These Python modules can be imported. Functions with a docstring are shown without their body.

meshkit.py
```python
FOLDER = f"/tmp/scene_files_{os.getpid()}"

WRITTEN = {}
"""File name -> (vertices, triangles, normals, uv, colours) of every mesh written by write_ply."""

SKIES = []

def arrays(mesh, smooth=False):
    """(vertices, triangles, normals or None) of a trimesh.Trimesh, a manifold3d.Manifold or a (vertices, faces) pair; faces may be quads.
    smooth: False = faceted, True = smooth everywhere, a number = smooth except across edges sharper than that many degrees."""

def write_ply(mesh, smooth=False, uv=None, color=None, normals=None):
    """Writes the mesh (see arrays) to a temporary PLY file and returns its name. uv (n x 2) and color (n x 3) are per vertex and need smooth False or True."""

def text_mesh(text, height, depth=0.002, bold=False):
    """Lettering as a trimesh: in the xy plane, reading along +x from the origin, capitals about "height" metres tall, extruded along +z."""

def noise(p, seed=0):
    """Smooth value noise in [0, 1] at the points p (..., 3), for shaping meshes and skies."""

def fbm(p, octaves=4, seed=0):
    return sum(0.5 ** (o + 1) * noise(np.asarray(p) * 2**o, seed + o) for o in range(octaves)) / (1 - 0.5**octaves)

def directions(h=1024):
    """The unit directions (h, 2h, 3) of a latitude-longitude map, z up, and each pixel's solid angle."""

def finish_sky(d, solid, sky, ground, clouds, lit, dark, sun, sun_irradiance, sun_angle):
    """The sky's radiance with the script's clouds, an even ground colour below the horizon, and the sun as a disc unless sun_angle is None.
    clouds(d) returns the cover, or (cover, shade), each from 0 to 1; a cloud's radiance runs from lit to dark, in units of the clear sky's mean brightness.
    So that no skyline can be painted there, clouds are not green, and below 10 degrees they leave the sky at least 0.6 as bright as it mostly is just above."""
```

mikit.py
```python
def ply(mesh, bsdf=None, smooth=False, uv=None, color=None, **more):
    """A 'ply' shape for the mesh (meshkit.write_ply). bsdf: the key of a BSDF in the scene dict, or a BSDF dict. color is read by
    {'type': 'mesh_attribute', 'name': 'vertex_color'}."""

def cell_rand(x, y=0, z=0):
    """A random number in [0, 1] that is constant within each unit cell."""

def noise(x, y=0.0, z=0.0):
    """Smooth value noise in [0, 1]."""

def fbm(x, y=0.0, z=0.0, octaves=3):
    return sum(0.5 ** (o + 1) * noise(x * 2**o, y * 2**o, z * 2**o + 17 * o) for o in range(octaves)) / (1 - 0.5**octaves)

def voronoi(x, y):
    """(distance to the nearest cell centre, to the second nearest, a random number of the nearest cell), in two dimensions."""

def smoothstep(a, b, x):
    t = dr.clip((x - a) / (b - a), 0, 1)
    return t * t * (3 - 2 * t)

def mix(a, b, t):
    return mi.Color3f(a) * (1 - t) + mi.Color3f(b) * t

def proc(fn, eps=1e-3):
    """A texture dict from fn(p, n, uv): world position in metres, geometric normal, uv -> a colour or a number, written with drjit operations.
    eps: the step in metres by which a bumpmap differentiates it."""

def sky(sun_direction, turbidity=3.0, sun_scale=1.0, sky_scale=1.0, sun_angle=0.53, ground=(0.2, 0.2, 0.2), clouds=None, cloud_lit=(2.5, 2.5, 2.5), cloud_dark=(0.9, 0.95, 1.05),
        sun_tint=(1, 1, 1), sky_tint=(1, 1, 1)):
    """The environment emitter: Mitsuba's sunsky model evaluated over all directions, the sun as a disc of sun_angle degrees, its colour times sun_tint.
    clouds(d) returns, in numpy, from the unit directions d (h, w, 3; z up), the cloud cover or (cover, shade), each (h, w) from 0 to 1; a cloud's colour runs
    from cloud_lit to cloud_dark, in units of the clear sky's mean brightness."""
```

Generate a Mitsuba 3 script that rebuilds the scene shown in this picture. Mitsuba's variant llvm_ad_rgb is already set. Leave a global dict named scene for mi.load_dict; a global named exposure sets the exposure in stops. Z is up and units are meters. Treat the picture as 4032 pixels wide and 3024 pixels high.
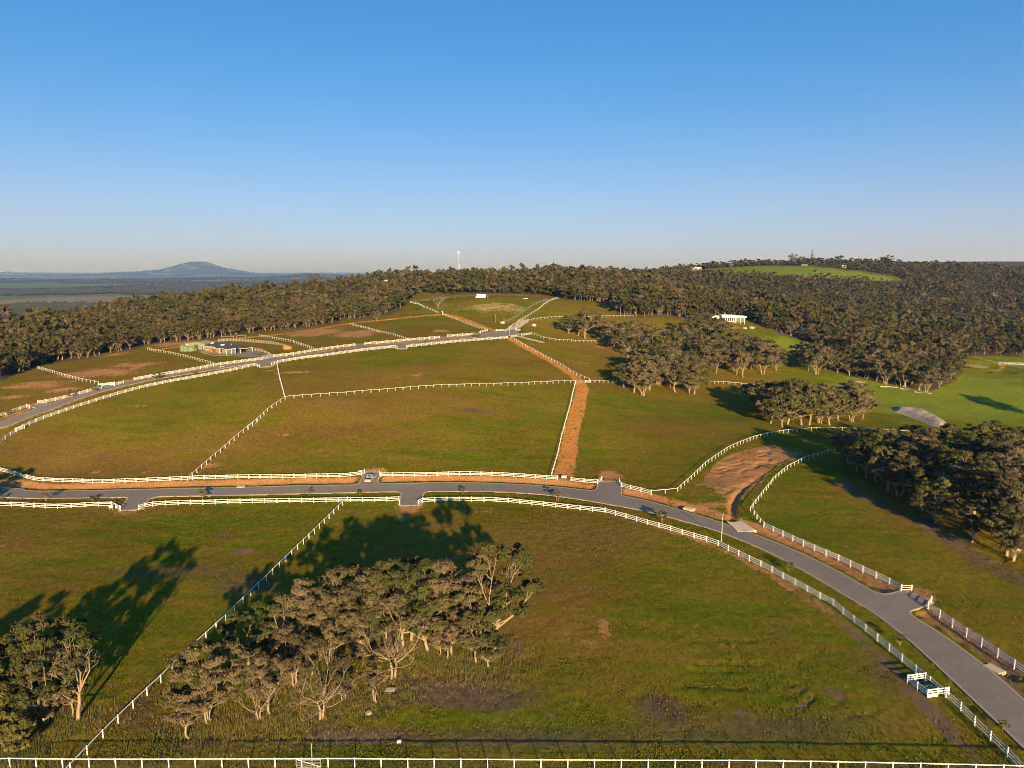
import math, random
import numpy as np
import trimesh, manifold3d, shapely
import mitsuba as mi, drjit as dr
import mikit, meshkit
from mikit import noise, fbm, voronoi, smoothstep, mix, proc
from shapely.geometry import LineString, Polygon, Point, MultiPolygon
from shapely.ops import unary_union
from scipy.interpolate import RBFInterpolator
from scipy.spatial import cKDTree

T = mi.ScalarTransform4f
scene, labels = {}, {}

# ---------------------------------------------------------------- camera, light, exposure
EYE, PITCH = (0.0, 0.0, 58.0), math.radians(9.0)
HAZE = dict(albedo=[.86, .93, 1.0], sigma=[2.2e-5, 3.7e-5, 6.8e-5])       # thin clean air: blue scatters most
scene['air'] = {'type': 'homogeneous', 'albedo': {'type': 'rgb', 'value': HAZE['albedo']}, 'phase': {'type': 'hg', 'g': 0.24}, 'sigma_t': {'type': 'rgb', 'value': HAZE['sigma']}}
scene['camera'] = {'type': 'perspective', 'fov': 70.0, 'fov_axis': 'x', 'near_clip': 1.0, 'far_clip': 400000.0,
                   'to_world': T().look_at(origin=list(EYE), target=[0, math.cos(PITCH), EYE[2] - math.sin(PITCH)], up=[0, 0, 1]),
                   'medium': {'type': 'ref', 'id': 'air'}}
SUN_EL, SUN_AZ = math.radians(12.4), math.radians(11.0)     # low sun behind the drone: shadows run away from it
SUN = (math.sin(SUN_AZ) * math.cos(SUN_EL), -math.cos(SUN_AZ) * math.cos(SUN_EL), math.sin(SUN_EL))


def wisps(d):
    az, el = np.degrees(np.arctan2(d[..., 0], d[..., 1])), np.degrees(np.arcsin(np.clip(d[..., 2], -1, 1)))
    c = np.zeros(az.shape)
    for a0, e0, w, h, s in ((-21.6, 3.1, .35, .12, .16), (-25.3, 3.2, .6, .10, .12), (-20.7, 2.5, .45, .12, .18), (-18.0, 2.7, .35, .14, .14), (-19.5, 2.9, .4, .06, .1)):
        c = np.maximum(c, 2.2 * s * np.exp(-((az - a0) / w) ** 2 - ((el - e0) / h) ** 2))
    veil = .27 * np.exp(-(np.maximum(el, 0) / 7.2) ** 1.57)              # thin high haze all round the horizon
    return c + veil * (1 - c), c / (c + veil + 1e-6)


scene['sky_light'] = mikit.sky(SUN, turbidity=3.0, clouds=wisps, sun_scale=1.56, sun_tint=(.88, .97, 1.16), sky_tint=(.17, .492, .892), cloud_lit=(6.4, 3.13, 2.9), cloud_dark=(1.5, 1.55, 1.65))
exposure = 3.0

# ---------------------------------------------------------------- survey of the place (metres, x right, y away, z up)

L = {'road_near_far_edge':[[-138.4,190.9],[-131.3,188.3],[-125.6,187.2],[-115.4,187.1],[-98.7,186.7],[-92.1,186.6],[-74.1,186.6],[-45.6,188.8],[-41.6,189.3],[-25.4,192.0],[-12.9,
     193.4],[-4.5,193.3],[4.0,192.4],[12.2,190.5],[22.1,186.1],[27.4,183.0],[34.7,177.2],[41.2,169.5],[46.8,162.9],[51.7,155.7],[56.1,148.6],[59.8,141.3],[62.7,133.6],[64.8,125.7],
     [65.6,121.8],[66.8,116.5],[68.0,111.4],[69.0,104.8],[69.4,98.0],[69.1,90.8]],'road_near_edge':[[-132.8,182.7],[-121.9,181.3],[-111.8,181.2],[-97.9,181.1],[-72.1,181.0],[-44.3,
     183.2],[-28.6,185.2],[-8.4,186.6],[-0.2,186.0],[7.8,184.3],[15.6,180.9],[23.0,176.4],[33.3,169.4],[39.6,162.6],[45.2,156.8],[49.8,149.6],[53.7,141.8],[56.6,133.3],[59.0,125.4],
     [61.0,117.8],[60.3,122.1],[62.4,110.3],[62.6,98.0],[62.5,90.7],[62.5,84.4],[62.4,81.0]],'road_far':[[-171.1,239.1],[-169.7,249.0],[-167.5,258.3],[-164.6,272.7],[-159.7,285.3],
     [-154.4,292.9],[-148.8,300.8],[-138.9,307.7],[-129.1,316.1],[-118.8,325.0],[-110.2,330.7],[-95.5,341.3],[-82.7,352.4],[-73.4,362.4],[-62.9,368.4],[-52.1,374.8],[-37.3,386.7],
     [-25.8,398.5],[-13.5,410.7],[-6.7,415.8]],'gravel_up':[[-4.1,418.3],[0.4,433.7],[5.2,454.4],[9.9,473.2]],'gravel_right':[[-2.3,417.7],[4.7,414.4],[10.8,409.8],[17.5,405.3]],
     'cross':[[-18.9,398.7],[-16.5,408.8],[-12.6,421.4],[-8.9,424.8],[-7.2,422.1],[-4.0,422.9],[-1.5,432.7],[1.7,439.3],[1.8,431.0],[4.8,427.3],[5.8,426.2],[3.9,421.7],[2.5,418.7],
     [-0.4,415.5],[-3.4,411.1],[-4.5,408.8],[-11.5,403.0],[-17.9,397.2]],'gravel_poly':[[-4.0,422.9],[-0.1,444.0],[3.8,461.0],[7.5,475.6],[11.1,476.2],[9.7,471.3],[6.2,459.3],[2.5,
     444.1],[1.7,439.3],[-1.5,429.0]],'track_top':[[-10.9,427.9],[-19.3,444.0],[-26.8,460.7],[-34.7,476.7],[-41.7,487.6],[-47.4,493.9],[-62.7,491.3],[-77.6,487.3],[-92.2,482.7],[-101.8,
     479.9],[-110.2,472.4],[-117.9,458.6],[-130.7,436.3],[-140.7,427.1],[-160.2,416.4],[-174.5,398.3],[-180.3,388.6],[-187.7,381.7]],'track_mid':[[-1.8,405.2],[3.7,392.8],[9.2,380.1],
     [15.1,365.9],[21.2,351.2],[25.5,338.0],[28.8,326.6],[29.6,315.6],[29.8,303.2],[27.6,289.8],[25.2,273.5],[22.8,259.0],[20.2,244.3],[18.6,229.3],[15.9,210.1],[14.6,200.2],[14.3,
     196.0]],'track_dry':[[89.3,192.3],[90.2,182.7],[91.6,173.5],[94.5,164.7],[94.7,155.6],[94.6,146.9],[94.2,138.7],[95.4,133.5],[97.0,127.4]],'track_right':[[307.5,484.9],[306.1,
     469.8],[306.6,459.8],[302.9,446.7],[294.6,434.8],[286.6,433.1]],'drives':[[[-96.3,183.9],[-93.1,171.1]],[[-38.9,189.2],[-39.2,199.6]],[[-26.0,185.2],[-25.3,174.5]],[[25.2,184.6],
     [27.1,194.3]],[[66.8,119.8],[72.5,122.8]],[[-168.0,259.3],[-173.9,262.8]],[[-152.0,293.1],[-156.8,295.6]],[[-108.2,326.6],[-115.5,344.7]],[[-112.6,327.4],[-106.7,315.3]],[[-74.5,
     360.1],[-77.7,371.4]],[[-55.4,370.6],[-54.1,358.0]],[[-34.1,387.3],[-37.2,396.3]]],'fences':{'oval_far_a':[3,[[-4.3,401.9],[-13.8,393.5],[-30.2,379.8],[-52.4,360.4]]],
     'oval_far_b':[3,[[-56.3,356.9],[-57.7,360.0],[-67.8,352.9],[-80.4,342.6],[-87.0,336.2],[-93.2,333.0],[-98.9,328.0],[-104.1,322.3],[-105.1,317.3]]],'oval_far_c':[3,[[-109.1,313.7],
     [-112.8,317.6],[-119.3,308.0],[-128.6,298.8],[-137.9,291.2],[-144.8,283.6],[-150.7,272.8],[-156.8,258.1],[-161.2,244.0],[-162.4,233.8],[-161.3,236.7],[-162.0,232.3],[-161.1,227.2],
     [-160.6,223.6]]],'oval_near_a':[3,[[-146.6,202.8],[-142.4,201.2],[-137.1,198.5],[-132.2,196.1],[-124.2,194.9],[-111.7,192.9],[-97.5,192.8],[-87.7,193.4],[-76.8,193.6],[-64.1,
     193.6],[-47.0,194.8],[-43.0,196.1],[-41.9,196.9],[-41.3,198.6]]],'oval_near_b':[3,[[-37.0,197.7],[-36.3,196.2],[-34.5,196.3],[-26.1,197.4],[-13.3,199.6],[-4.6,199.9],[1.9,199.1],
     [12.6,196.7]]],'track_gate_bit':[3,[[16.3,195.2],[20.9,193.4],[23.3,192.9],[24.8,195.3]]],'east_near':[3,[[29.4,193.3],[29.3,189.8],[30.6,188.1],[34.5,184.6],[36.1,182.8]]],
     'east_single':[1,[[36.1,182.8],[38.6,183.1],[40.6,183.6],[43.4,184.7],[45.7,189.1],[47.5,192.0],[51.4,198.9],[57.3,209.8],[64.7,221.3],[69.6,229.2],[76.4,238.2],[83.7,247.9],[92.2,
     257.6],[100.4,265.6],[109.7,273.1],[118.8,279.2],[126.7,282.1],[134.5,283.8],[146.3,285.2],[153.5,284.7],[158.8,284.3]]],'div_a':[1,[[-88.4,192.6],[-88.5,200.4],[-88.4,208.7],
     [-88.0,216.2],[-87.3,227.1],[-86.5,233.9],[-85.5,240.5],[-86.2,233.7],[-85.6,240.4],[-84.9,250.3],[-83.6,256.7],[-82.6,262.1]]],'div_b':[1,[[-82.6,262.1],[-87.4,274.7],[-94.6,
     294.0],[-103.3,318.8]]],'div_c':[1,[[-82.6,262.1],[-80.2,263.0],[-76.8,264.0],[-73.4,265.1],[-70.0,266.1],[-66.6,267.4],[-63.1,268.3],[-56.4,271.8],[-49.6,274.4],[-42.9,277.9],
     [-36.1,281.3],[-29.1,284.5],[-22.0,287.1],[-14.7,289.7],[-7.6,292.4],[-0.5,295.6],[7.0,299.3],[14.3,303.9],[20.7,308.2],[27.6,313.1]]],'div_d':[1,[[27.6,313.1],[24.7,293.0],[21.9,
     272.3],[19.7,258.2],[17.6,244.3],[16.2,235.2],[14.4,221.5],[12.7,210.1],[11.1,199.6]]],'gate_side':[3,[[32.1,317.2],[34.7,319.6]]],'track_side':[1,[[34.8,323.6],[32.6,325.6],[28.8,
     332.9],[24.0,347.4],[18.3,360.1],[11.0,376.8],[5.7,389.3],[1.6,401.1]]],'cross_bit_a':[3,[[-0.5,406.5],[2.5,412.9]]],'paddock_right_a':[1,[[34.7,319.6],[41.8,326.6],[50.2,334.9],
     [62.1,344.5],[71.6,351.4],[78.0,355.0],[97.2,365.0],[106.7,371.0],[111.8,372.3],[116.3,372.4],[120.2,372.2],[124.8,370.5],[130.4,370.6]]],'outer_a':[3,[[-178.1,244.8],[-177.4,
     248.4],[-175.8,254.1],[-175.0,259.2],[-173.4,258.2]]],'outer_b':[3,[[-174.1,264.0],[-171.5,264.9],[-167.3,271.2],[-163.7,279.3],[-161.6,284.2]]],'outer_c':[3,[[-158.5,287.6],
     [-157.9,290.0],[-157.2,292.3]]],'outer_d':[3,[[-155.3,297.1],[-150.2,302.4],[-143.7,308.0],[-137.6,314.0],[-131.3,321.6],[-122.9,326.9],[-114.3,332.2]]],'outer_e':[3,[[-111.0,
     337.9],[-103.1,342.6],[-95.4,351.8],[-84.9,362.1],[-79.0,366.4]]],'outer_f':[3,[[-74.9,370.0],[-64.0,375.1],[-54.7,381.9],[-39.1,392.8]]],'outer_g':[3,[[-35.4,397.7],[-22.0,406.9],
     [-16.5,418.6],[-14.2,424.2]]],'cross_bit_b':[3,[[-9.3,425.5],[-3.7,427.2]]],'lane_left':[1,[[-3.7,427.2],[-1.5,441.3],[5.3,469.1],[18.5,506.2],[36.8,586.4]]],'cross_bit_c':[3,
     [[2.2,434.9],[4.9,433.3]]],'lane_right':[1,[[2.2,434.9],[6.1,452.3],[10.8,469.0],[14.4,474.5],[21.7,481.2],[29.1,486.7],[43.1,493.9],[56.3,500.3],[72.5,510.9],[85.1,515.1]]],
     'cross_bit_d':[3,[[5.5,417.0],[11.4,427.0]]],'paddock_right_b':[1,[[11.4,427.0],[18.0,417.8],[24.6,416.8],[35.5,425.1],[54.3,438.8],[75.5,449.0],[91.9,454.7],[107.5,459.1],[120.9,
     462.0]]],'lot_a':[1,[[-217.5,333.9],[-205.4,322.5],[-190.4,309.0],[-177.9,298.8],[-167.0,291.9]]],'lot_b':[1,[[-192.6,384.3],[-186.5,377.7],[-174.0,366.2],[-157.3,349.6],[-144.8,
     335.9],[-133.2,323.8]]],'lot_c':[1,[[-146.0,421.5],[-130.4,403.2],[-115.9,386.0],[-97.6,357.3]]],'lot_d':[1,[[-103.1,467.3],[-91.1,446.9],[-75.6,418.2],[-65.2,402.4],[-55.0,
     384.1]]],'lot_e':[1,[[-81.2,585.4],[-62.2,523.1],[-49.9,498.0]]],'lot_f':[1,[[-45.6,490.9],[-38.5,473.5],[-29.3,453.3],[-20.7,434.8],[-14.4,424.1]]],'front':[1,None],'boundary':[1,
     [[-51.5,81.9],[-51.1,85.4],[-50.7,89.0],[-50.3,92.9],[-49.8,96.7],[-49.6,100.9],[-49.1,104.9],[-48.6,108.6],[-48.1,112.7],[-47.7,117.1],[-47.2,121.3],[-46.9,125.7],[-46.3,129.8],
     [-46.0,134.7],[-45.5,139.2],[-45.1,143.8],[-44.6,148.4],[-44.1,153.4],[-43.6,158.2],[-43.1,163.2],[-42.5,168.2],[-42.0,172.9],[-41.4,177.1]]],'near_a':[3,[[-130.8,175.4],[-127.5,
     175.0],[-123.0,174.7],[-117.3,173.6],[-112.7,172.9],[-110.2,173.1],[-103.8,174.0],[-99.1,174.1],[-95.3,170.9]]],'near_b':[3,[[-90.9,171.2],[-90.1,172.6],[-88.7,173.6],[-86.1,
     174.1],[-81.1,174.5],[-75.4,174.6],[-69.8,175.0],[-62.2,175.3],[-54.2,175.6],[-42.8,176.4],[-33.2,176.8],[-28.5,177.7],[-27.9,174.9]]],'near_c':[3,[[-23.3,175.0],[-22.5,176.8],
     [-18.1,177.6],[-10.0,178.1],[-1.8,177.5],[5.9,175.0],[13.8,172.1],[19.9,169.8],[22.4,168.9],[26.6,164.8],[30.9,160.2],[35.0,156.3],[39.0,151.8],[41.2,149.7],[43.1,147.4],[44.5,
     144.4],[45.8,141.7],[47.1,138.8],[48.4,136.3],[49.7,133.3],[50.8,130.4],[52.0,127.5],[53.1,124.6],[54.1,121.9],[55.4,119.5],[55.7,116.2],[56.1,113.2],[56.6,110.3],[57.0,107.5],
     [57.3,104.4],[57.6,101.4],[58.0,98.5],[58.3,95.5],[58.9,91.6],[59.1,88.9],[59.0,86.3],[59.0,83.6],[59.1,80.9],[59.1,78.5],[59.0,76.2]]],'right_outer_a':[3,[[56.8,157.9],[57.7,
     155.7],[58.8,153.0],[59.8,150.5],[60.8,148.0],[61.9,145.8],[62.8,143.6],[64.1,140.9],[65.4,138.4],[66.5,135.5],[67.6,132.8],[68.7,130.3],[69.8,127.5],[70.4,124.8],[72.2,124.7]]],
     'right_outer_b':[3,[[73.2,120.1],[71.5,118.1],[71.6,115.8],[71.8,112.7],[72.1,109.8],[72.5,106.8],[72.9,103.9],[73.3,101.1],[73.6,98.2],[73.8,96.1]]],'right_curve':[1,[[56.8,
     157.9],[56.9,161.4],[57.3,165.7],[57.4,169.0],[59.4,172.7],[61.4,176.0],[63.8,180.2],[65.8,183.7],[67.6,186.7],[69.7,190.3],[71.7,194.0],[74.0,197.3],[76.2,200.5],[80.4,206.8],
     [85.4,212.6],[91.0,219.8],[93.9,222.3],[97.4,225.8],[103.7,232.3],[107.0,234.3],[113.3,238.4],[120.7,243.5],[132.0,250.1]]]},'forest_left':[[-254.2,295.7],[-222.3,295.6],[-216.4,
     305.4],[-217.1,312.3],[-221.8,337.4],[-222.5,350.0],[-218.9,356.6],[-211.3,360.5],[-207.4,366.0],[-206.6,380.6],[-199.5,389.1],[-201.1,400.8],[-197.1,410.3],[-186.5,411.9],[-178.1,
     416.9],[-169.3,426.3],[-162.7,437.9],[-152.0,444.5],[-137.1,457.8],[-112.1,480.7],[-116.8,501.2],[-104.8,494.3],[-93.5,500.9],[-86.0,507.1],[-79.9,530.7],[-82.7,582.3],[-84.9,
     607.4],[-85.6,641.8],[-73.9,645.8],[-53.9,633.3],[-27.3,631.7],[5.8,628.4],[13.7,626.8]],'forest_right':[[15.3,627.9],[38.5,620.5],[42.1,580.1],[82.1,578.4],[73.5,516.1],[87.2,
     513.6],[110.4,526.2],[121.8,522.7],[129.9,506.5],[146.9,502.1],[153.8,518.9],[166.5,524.5],[172.4,515.0],[181.7,498.0],[192.2,486.6],[195.6,469.3],[197.7,450.5],[182.7,419.3],
     [190.4,404.5],[200.1,397.8],[211.1,386.3],[219.5,379.1],[241.9,397.9],[261.3,421.7],[283.3,460.0],[305.5,486.6],[320.9,486.6],[339.3,481.5]],'hill_pasture':[[278.7,1165.5],[329.8,
     1100.0],[362.0,1079.3],[432.5,1069.2],[467.7,1062.7],[513.5,1042.2],[561.1,1062.6],[578.2,1091.5],[550.7,1155.1],[533.4,1186.7],[516.1,1234.6],[480.2,1276.4],[421.3,1342.8],[319.2,
     1312.9]],'clearings':[[[545.5,951.8],[570.3,967.2],[580.6,956.9],[555.9,941.9]],[[455.6,777.0],[490.9,817.2],[486.8,790.4],[449.0,746.5]],[[575.3,854.7],[602.8,876.9],[601.5,
     856.2],[573.0,832.6]],[[841.0,1298.5],[1278.7,1907.1],[1231.6,1775.7],[858.0,1279.1]],[[510.5,987.9],[527.1,1004.3],[528.6,990.8],[511.9,974.4]]],'trees':{'left':[[-56.6,87.3,
     11.3],[-60.0,87.1,15.8],[-61.2,81.2,5.6],[-57.8,87.8,5.9],[-60.3,80.9,4.3],[-66.2,84.8,10.1],[-62.6,86.4,8.4],[-64.7,80.4,11.1],[-60.1,86.6,3.6]],'grove':[[-40.4,83.6,5.5],[-39.3,
     86.9,10.3],[-33.0,87.6,6.0],[-31.9,88.7,7.9],[-39.1,100.6,9.5],[-24.8,87.2,9.8],[-30.7,95.3,10.4],[-32.8,101.0,13.3],[-27.3,100.9,11.7],[-34.8,99.3,6.5],[-29.1,97.6,7.4],[-17.1,
     96.7,11.3],[-18.4,91.1,5.3],[-22.9,91.7,4.4],[-9.1,102.7,6.9],[-9.8,102.3,5.6],[-11.1,103.0,4.5],[-3.2,99.7,5.2],[-5.3,100.9,8.1],[-2.5,104.7,16.8],[-5.5,108.0,14.1],[-12.9,104.3,
     11.5],[-16.9,105.3,11.6],[-23.1,104.5,10.5],[-19.6,107.2,14.8],[-11.9,108.1,13.4],[-9.3,106.6,11.8],[-27.2,102.7,14.8],[-22.7,108.2,12.9],[-15.5,107.7,14.4]],'right':[[97.9,161.8,
     10.9],[99.0,150.3,8.9],[100.9,139.9,9.1],[101.9,143.2,11.9],[105.5,168.5,12.3],[99.7,170.2,10.4],[100.6,177.4,11.2],[100.1,182.5,11.1],[99.3,186.4,11.8],[100.9,195.3,9.2],[100.6,
     200.0,11.6],[100.8,206.9,10.6],[103.2,217.1,10.1],[105.5,226.4,7.8],[105.5,201.0,14.4],[107.6,195.1,14.4],[108.7,189.3,15.3],[109.8,182.6,15.2],[110.9,176.3,14.7],[109.6,166.8,
     15.1],[108.1,158.2,14.1],[108.1,152.4,15.6],[106.5,145.2,14.7],[120.5,214.0,13.8],[121.9,205.1,15.5],[124.6,199.0,17.3],[124.8,189.8,17.9],[124.7,181.4,18.3],[124.2,173.7,18.4],
     [119.6,161.7,18.3],[139.9,193.4,21.2],[139.2,201.2,19.3],[139.0,210.0,16.8],[129.2,222.8,12.3],[107.4,142.0,13.1],[108.7,218.6,9.7],[151.0,223.3,17.4],[155.0,218.4,18.9]],
     'mid_a':[[44.3,441.5,19.7],[40.1,447.4,13.2],[34.9,447.9,11.4],[49.6,456.9,14.5]],'mid_b':[[64.3,406.7,16.4],[59.3,428.0,15.5],[73.9,417.3,12.4],[56.0,445.5,14.1],[66.5,439.9,
     14.0],[78.5,408.7,15.6],[73.4,436.0,12.1]],'mid_c':[[53.6,317.6,13.7],[56.8,314.2,15.5],[61.9,327.1,17.6],[50.4,325.3,10.9],[76.0,333.9,13.7],[70.5,346.0,17.8],[77.4,360.9,20.1],
     [75.5,344.6,12.3],[64.0,350.9,15.8],[82.9,354.6,9.9],[83.0,336.7,14.9],[85.1,336.4,13.8]],'mid_d':[[110.8,287.9,19.1],[116.8,288.8,17.7],[120.5,290.2,16.5],[105.5,279.5,13.1],
     [143.8,303.9,17.2],[130.1,293.6,14.8],[108.7,297.8,16.2],[107.2,306.5,14.0],[108.2,319.7,12.5],[127.2,295.7,16.1],[139.3,305.7,16.0],[152.3,312.3,12.9],[122.3,309.5,16.1],[102.6,
     285.7,11.3]],'mid_e':[[111.3,396.8,19.5],[125.0,391.6,15.9],[139.0,401.0,19.0],[105.6,401.2,14.6],[121.9,406.9,21.7],[135.1,410.4,23.6],[149.1,410.2,13.1],[132.8,426.0,20.4],
     [126.0,437.5,16.7],[108.1,432.8,13.8],[117.6,448.8,19.0],[132.2,471.2,15.0],[115.5,468.1,16.8]],'mid_f':[[171.6,407.2,18.1],[168.9,413.7,16.8],[168.0,423.1,13.5],[180.8,418.9,
     12.5]],'mid_g':[[246.9,406.5,13.7],[200.1,397.8,17.5],[202.2,391.7,17.3],[209.8,383.9,17.5],[208.5,386.0,15.4],[215.9,375.5,14.6],[228.6,386.5,14.2],[190.0,407.6,12.3],[185.5,
     413.3,10.6],[197.1,402.3,14.7],[207.6,390.7,15.9],[214.5,381.8,15.6]],'mid_h':[[63.1,456.5,9.6],[77.8,463.0,11.3],[86.7,457.9,11.2],[91.7,444.3,12.3],[95.7,431.8,13.8],[108.3,
     422.6,15.3],[114.3,417.8,13.4],[138.3,417.5,16.9],[148.0,422.7,14.4],[104.4,445.3,13.2]],'mid_i':[[79.2,394.1,14.3],[83.5,382.5,13.1],[68.8,364.9,13.3],[61.4,362.5,12.4],[87.4,
     378.0,12.9],[90.4,379.8,13.0],[94.2,375.2,12.9],[122.0,395.5,14.0]],'mid_j':[[140.3,489.7,9.3],[131.6,488.0,11.9],[138.5,496.5,8.4],[126.0,490.5,10.3],[143.1,486.7,8.2]],
     'lone':[[-51.5,514.8,10.7],[-88.4,479.0,7.0]]},'saplings':[[-131.1,180.8,1.3],[-118.7,179.3,2.2],[-106.1,178.0,1.5],[-78.5,178.4,2.4],[-51.8,180.8,1.7],[-39.3,182.0,1.2],[-12.8,
     184.5,1.7],[11.7,179.0,2.7],[34.5,161.9,2.5],[53.2,133.3,1.9],[60.0,105.4,1.7],[62.1,84.5,1.2],[-146.0,297.6,3.2],[-133.6,304.7,1.6],[-166.5,272.2,2.9],[-162.4,280.3,2.8],[-175.6,
     249.4,2.2],[-19.4,397.3,3.8],[-44.9,376.5,1.3],[5.8,426.5,2.5],[-84.0,348.0,1.6],[-42.8,549.4,3.4],[-65.7,515.4,3.5]],'pts':{'lamp_near':[44.9,149.6,0.2],'lamp_far':[-1.4,413.5,
     20.2],'ute':[-38.8,192.8,0.7],'caravan':[-23.2,536.8,36.2],'pen_right_a':[55.8,94.7,0.4],'pen_right_b':[56.3,91.5,0.4],'pen_right_c':[59.4,92.1,0.4],'pen_right_d':[58.3,95.5,0.4],
     'boulder_a':[-6.0,454.6,23.8],'boulder_b':[13.8,455.6,22.1],'sand_mound':[-111.9,361.4,18.2],'house':[-142.2,356.7,16.7],'shed':[-164.1,376.9,16.5],'tank_a':[-167.9,372.9,16.2],
     'tank_b':[-164.1,370.2,16.2],'white_house':[157.0,518.5,19.8],'tower':[-56.6,790.1,44.2],'spillway':[51.4,159.1,0.2],'gate_l':[27.7,313.2,8.9],'gate_r':[32.1,317.2,8.3],
     'sign':[14.5,197.7,-0.2],'sheet':[-16.9,93.6,-0.1],'white_box':[-14.0,82.8,-0.1],'post_b':[-23.4,77.9,-0.1],'timber_house':[-116.8,749.0,43.3],'stump_bits':[-8.9,462.4,24.7],
     'trailer':[-18.0,532.6,35.9],'housegate_a':[-114.4,333.4,16.7],'housegate_b':[-111.0,337.5,17.0],'wall_a':[-158.4,407.2,17.9],'wall_b':[-140.3,394.9,18.3],'wall_c':[-116.9,375.9,
     18.6],'wall_d':[-131.2,364.2,17.5],'wall_e':[-115.9,344.8,17.2],'whitegate':[-46.9,493.7,27.4],'rock':[185.9,327.9,-7.9],'log_a':[200.9,384.1,-4.7],'log_b':[212.4,373.5,-6.0],
     'log_c':[211.0,381.4,-5.3],'cow_a':[280.2,423.4,-3.1],'cow_b':[294.2,423.2,-3.3],'yard_rail_a':[309.1,451.7,-1.4],'yard_rail_b':[307.4,434.9,-2.4],'hillshed':[320.7,1302.4,54.8],
     'farm':[512.9,1258.7,61.7],'farmshed':[542.5,1212.9,58.6],'norfolk':[548.5,1356.8,64.9],'pine_a':[527.0,1374.4,64.9],'pen_left':[-160.4,286.6,11.4],'headwall_a':[43.2,170.2,0.1],
     'headwall_b':[70.3,98.5,0.3],'headwall_c':[-71.9,188.3,0.7],'wire_a':[-4.4,457.3,23.9],'wire_b':[26.6,552.8,34.1],'timber_rail_a':[-166.3,418.4,18.0],'timber_rail_b':[-158.3,418.5,
     18.3],'white_beam':[10.2,547.2,35.4]},'rock':[[178.5,337.6],[184.9,340.8],[189.0,337.6],[192.5,333.4],[192.2,324.1],[188.6,308.6],[186.5,303.8],[179.3,298.2],[178.2,305.4],[178.1,
     317.5],[177.4,326.6],[176.2,331.0]],'gully':[[52.3,198.8],[58.2,209.9],[64.2,219.8],[74.4,231.1],[90.8,246.0],[92.2,232.9],[98.6,232.4],[84.1,214.2],[75.1,202.0],[67.9,189.9],
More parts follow.
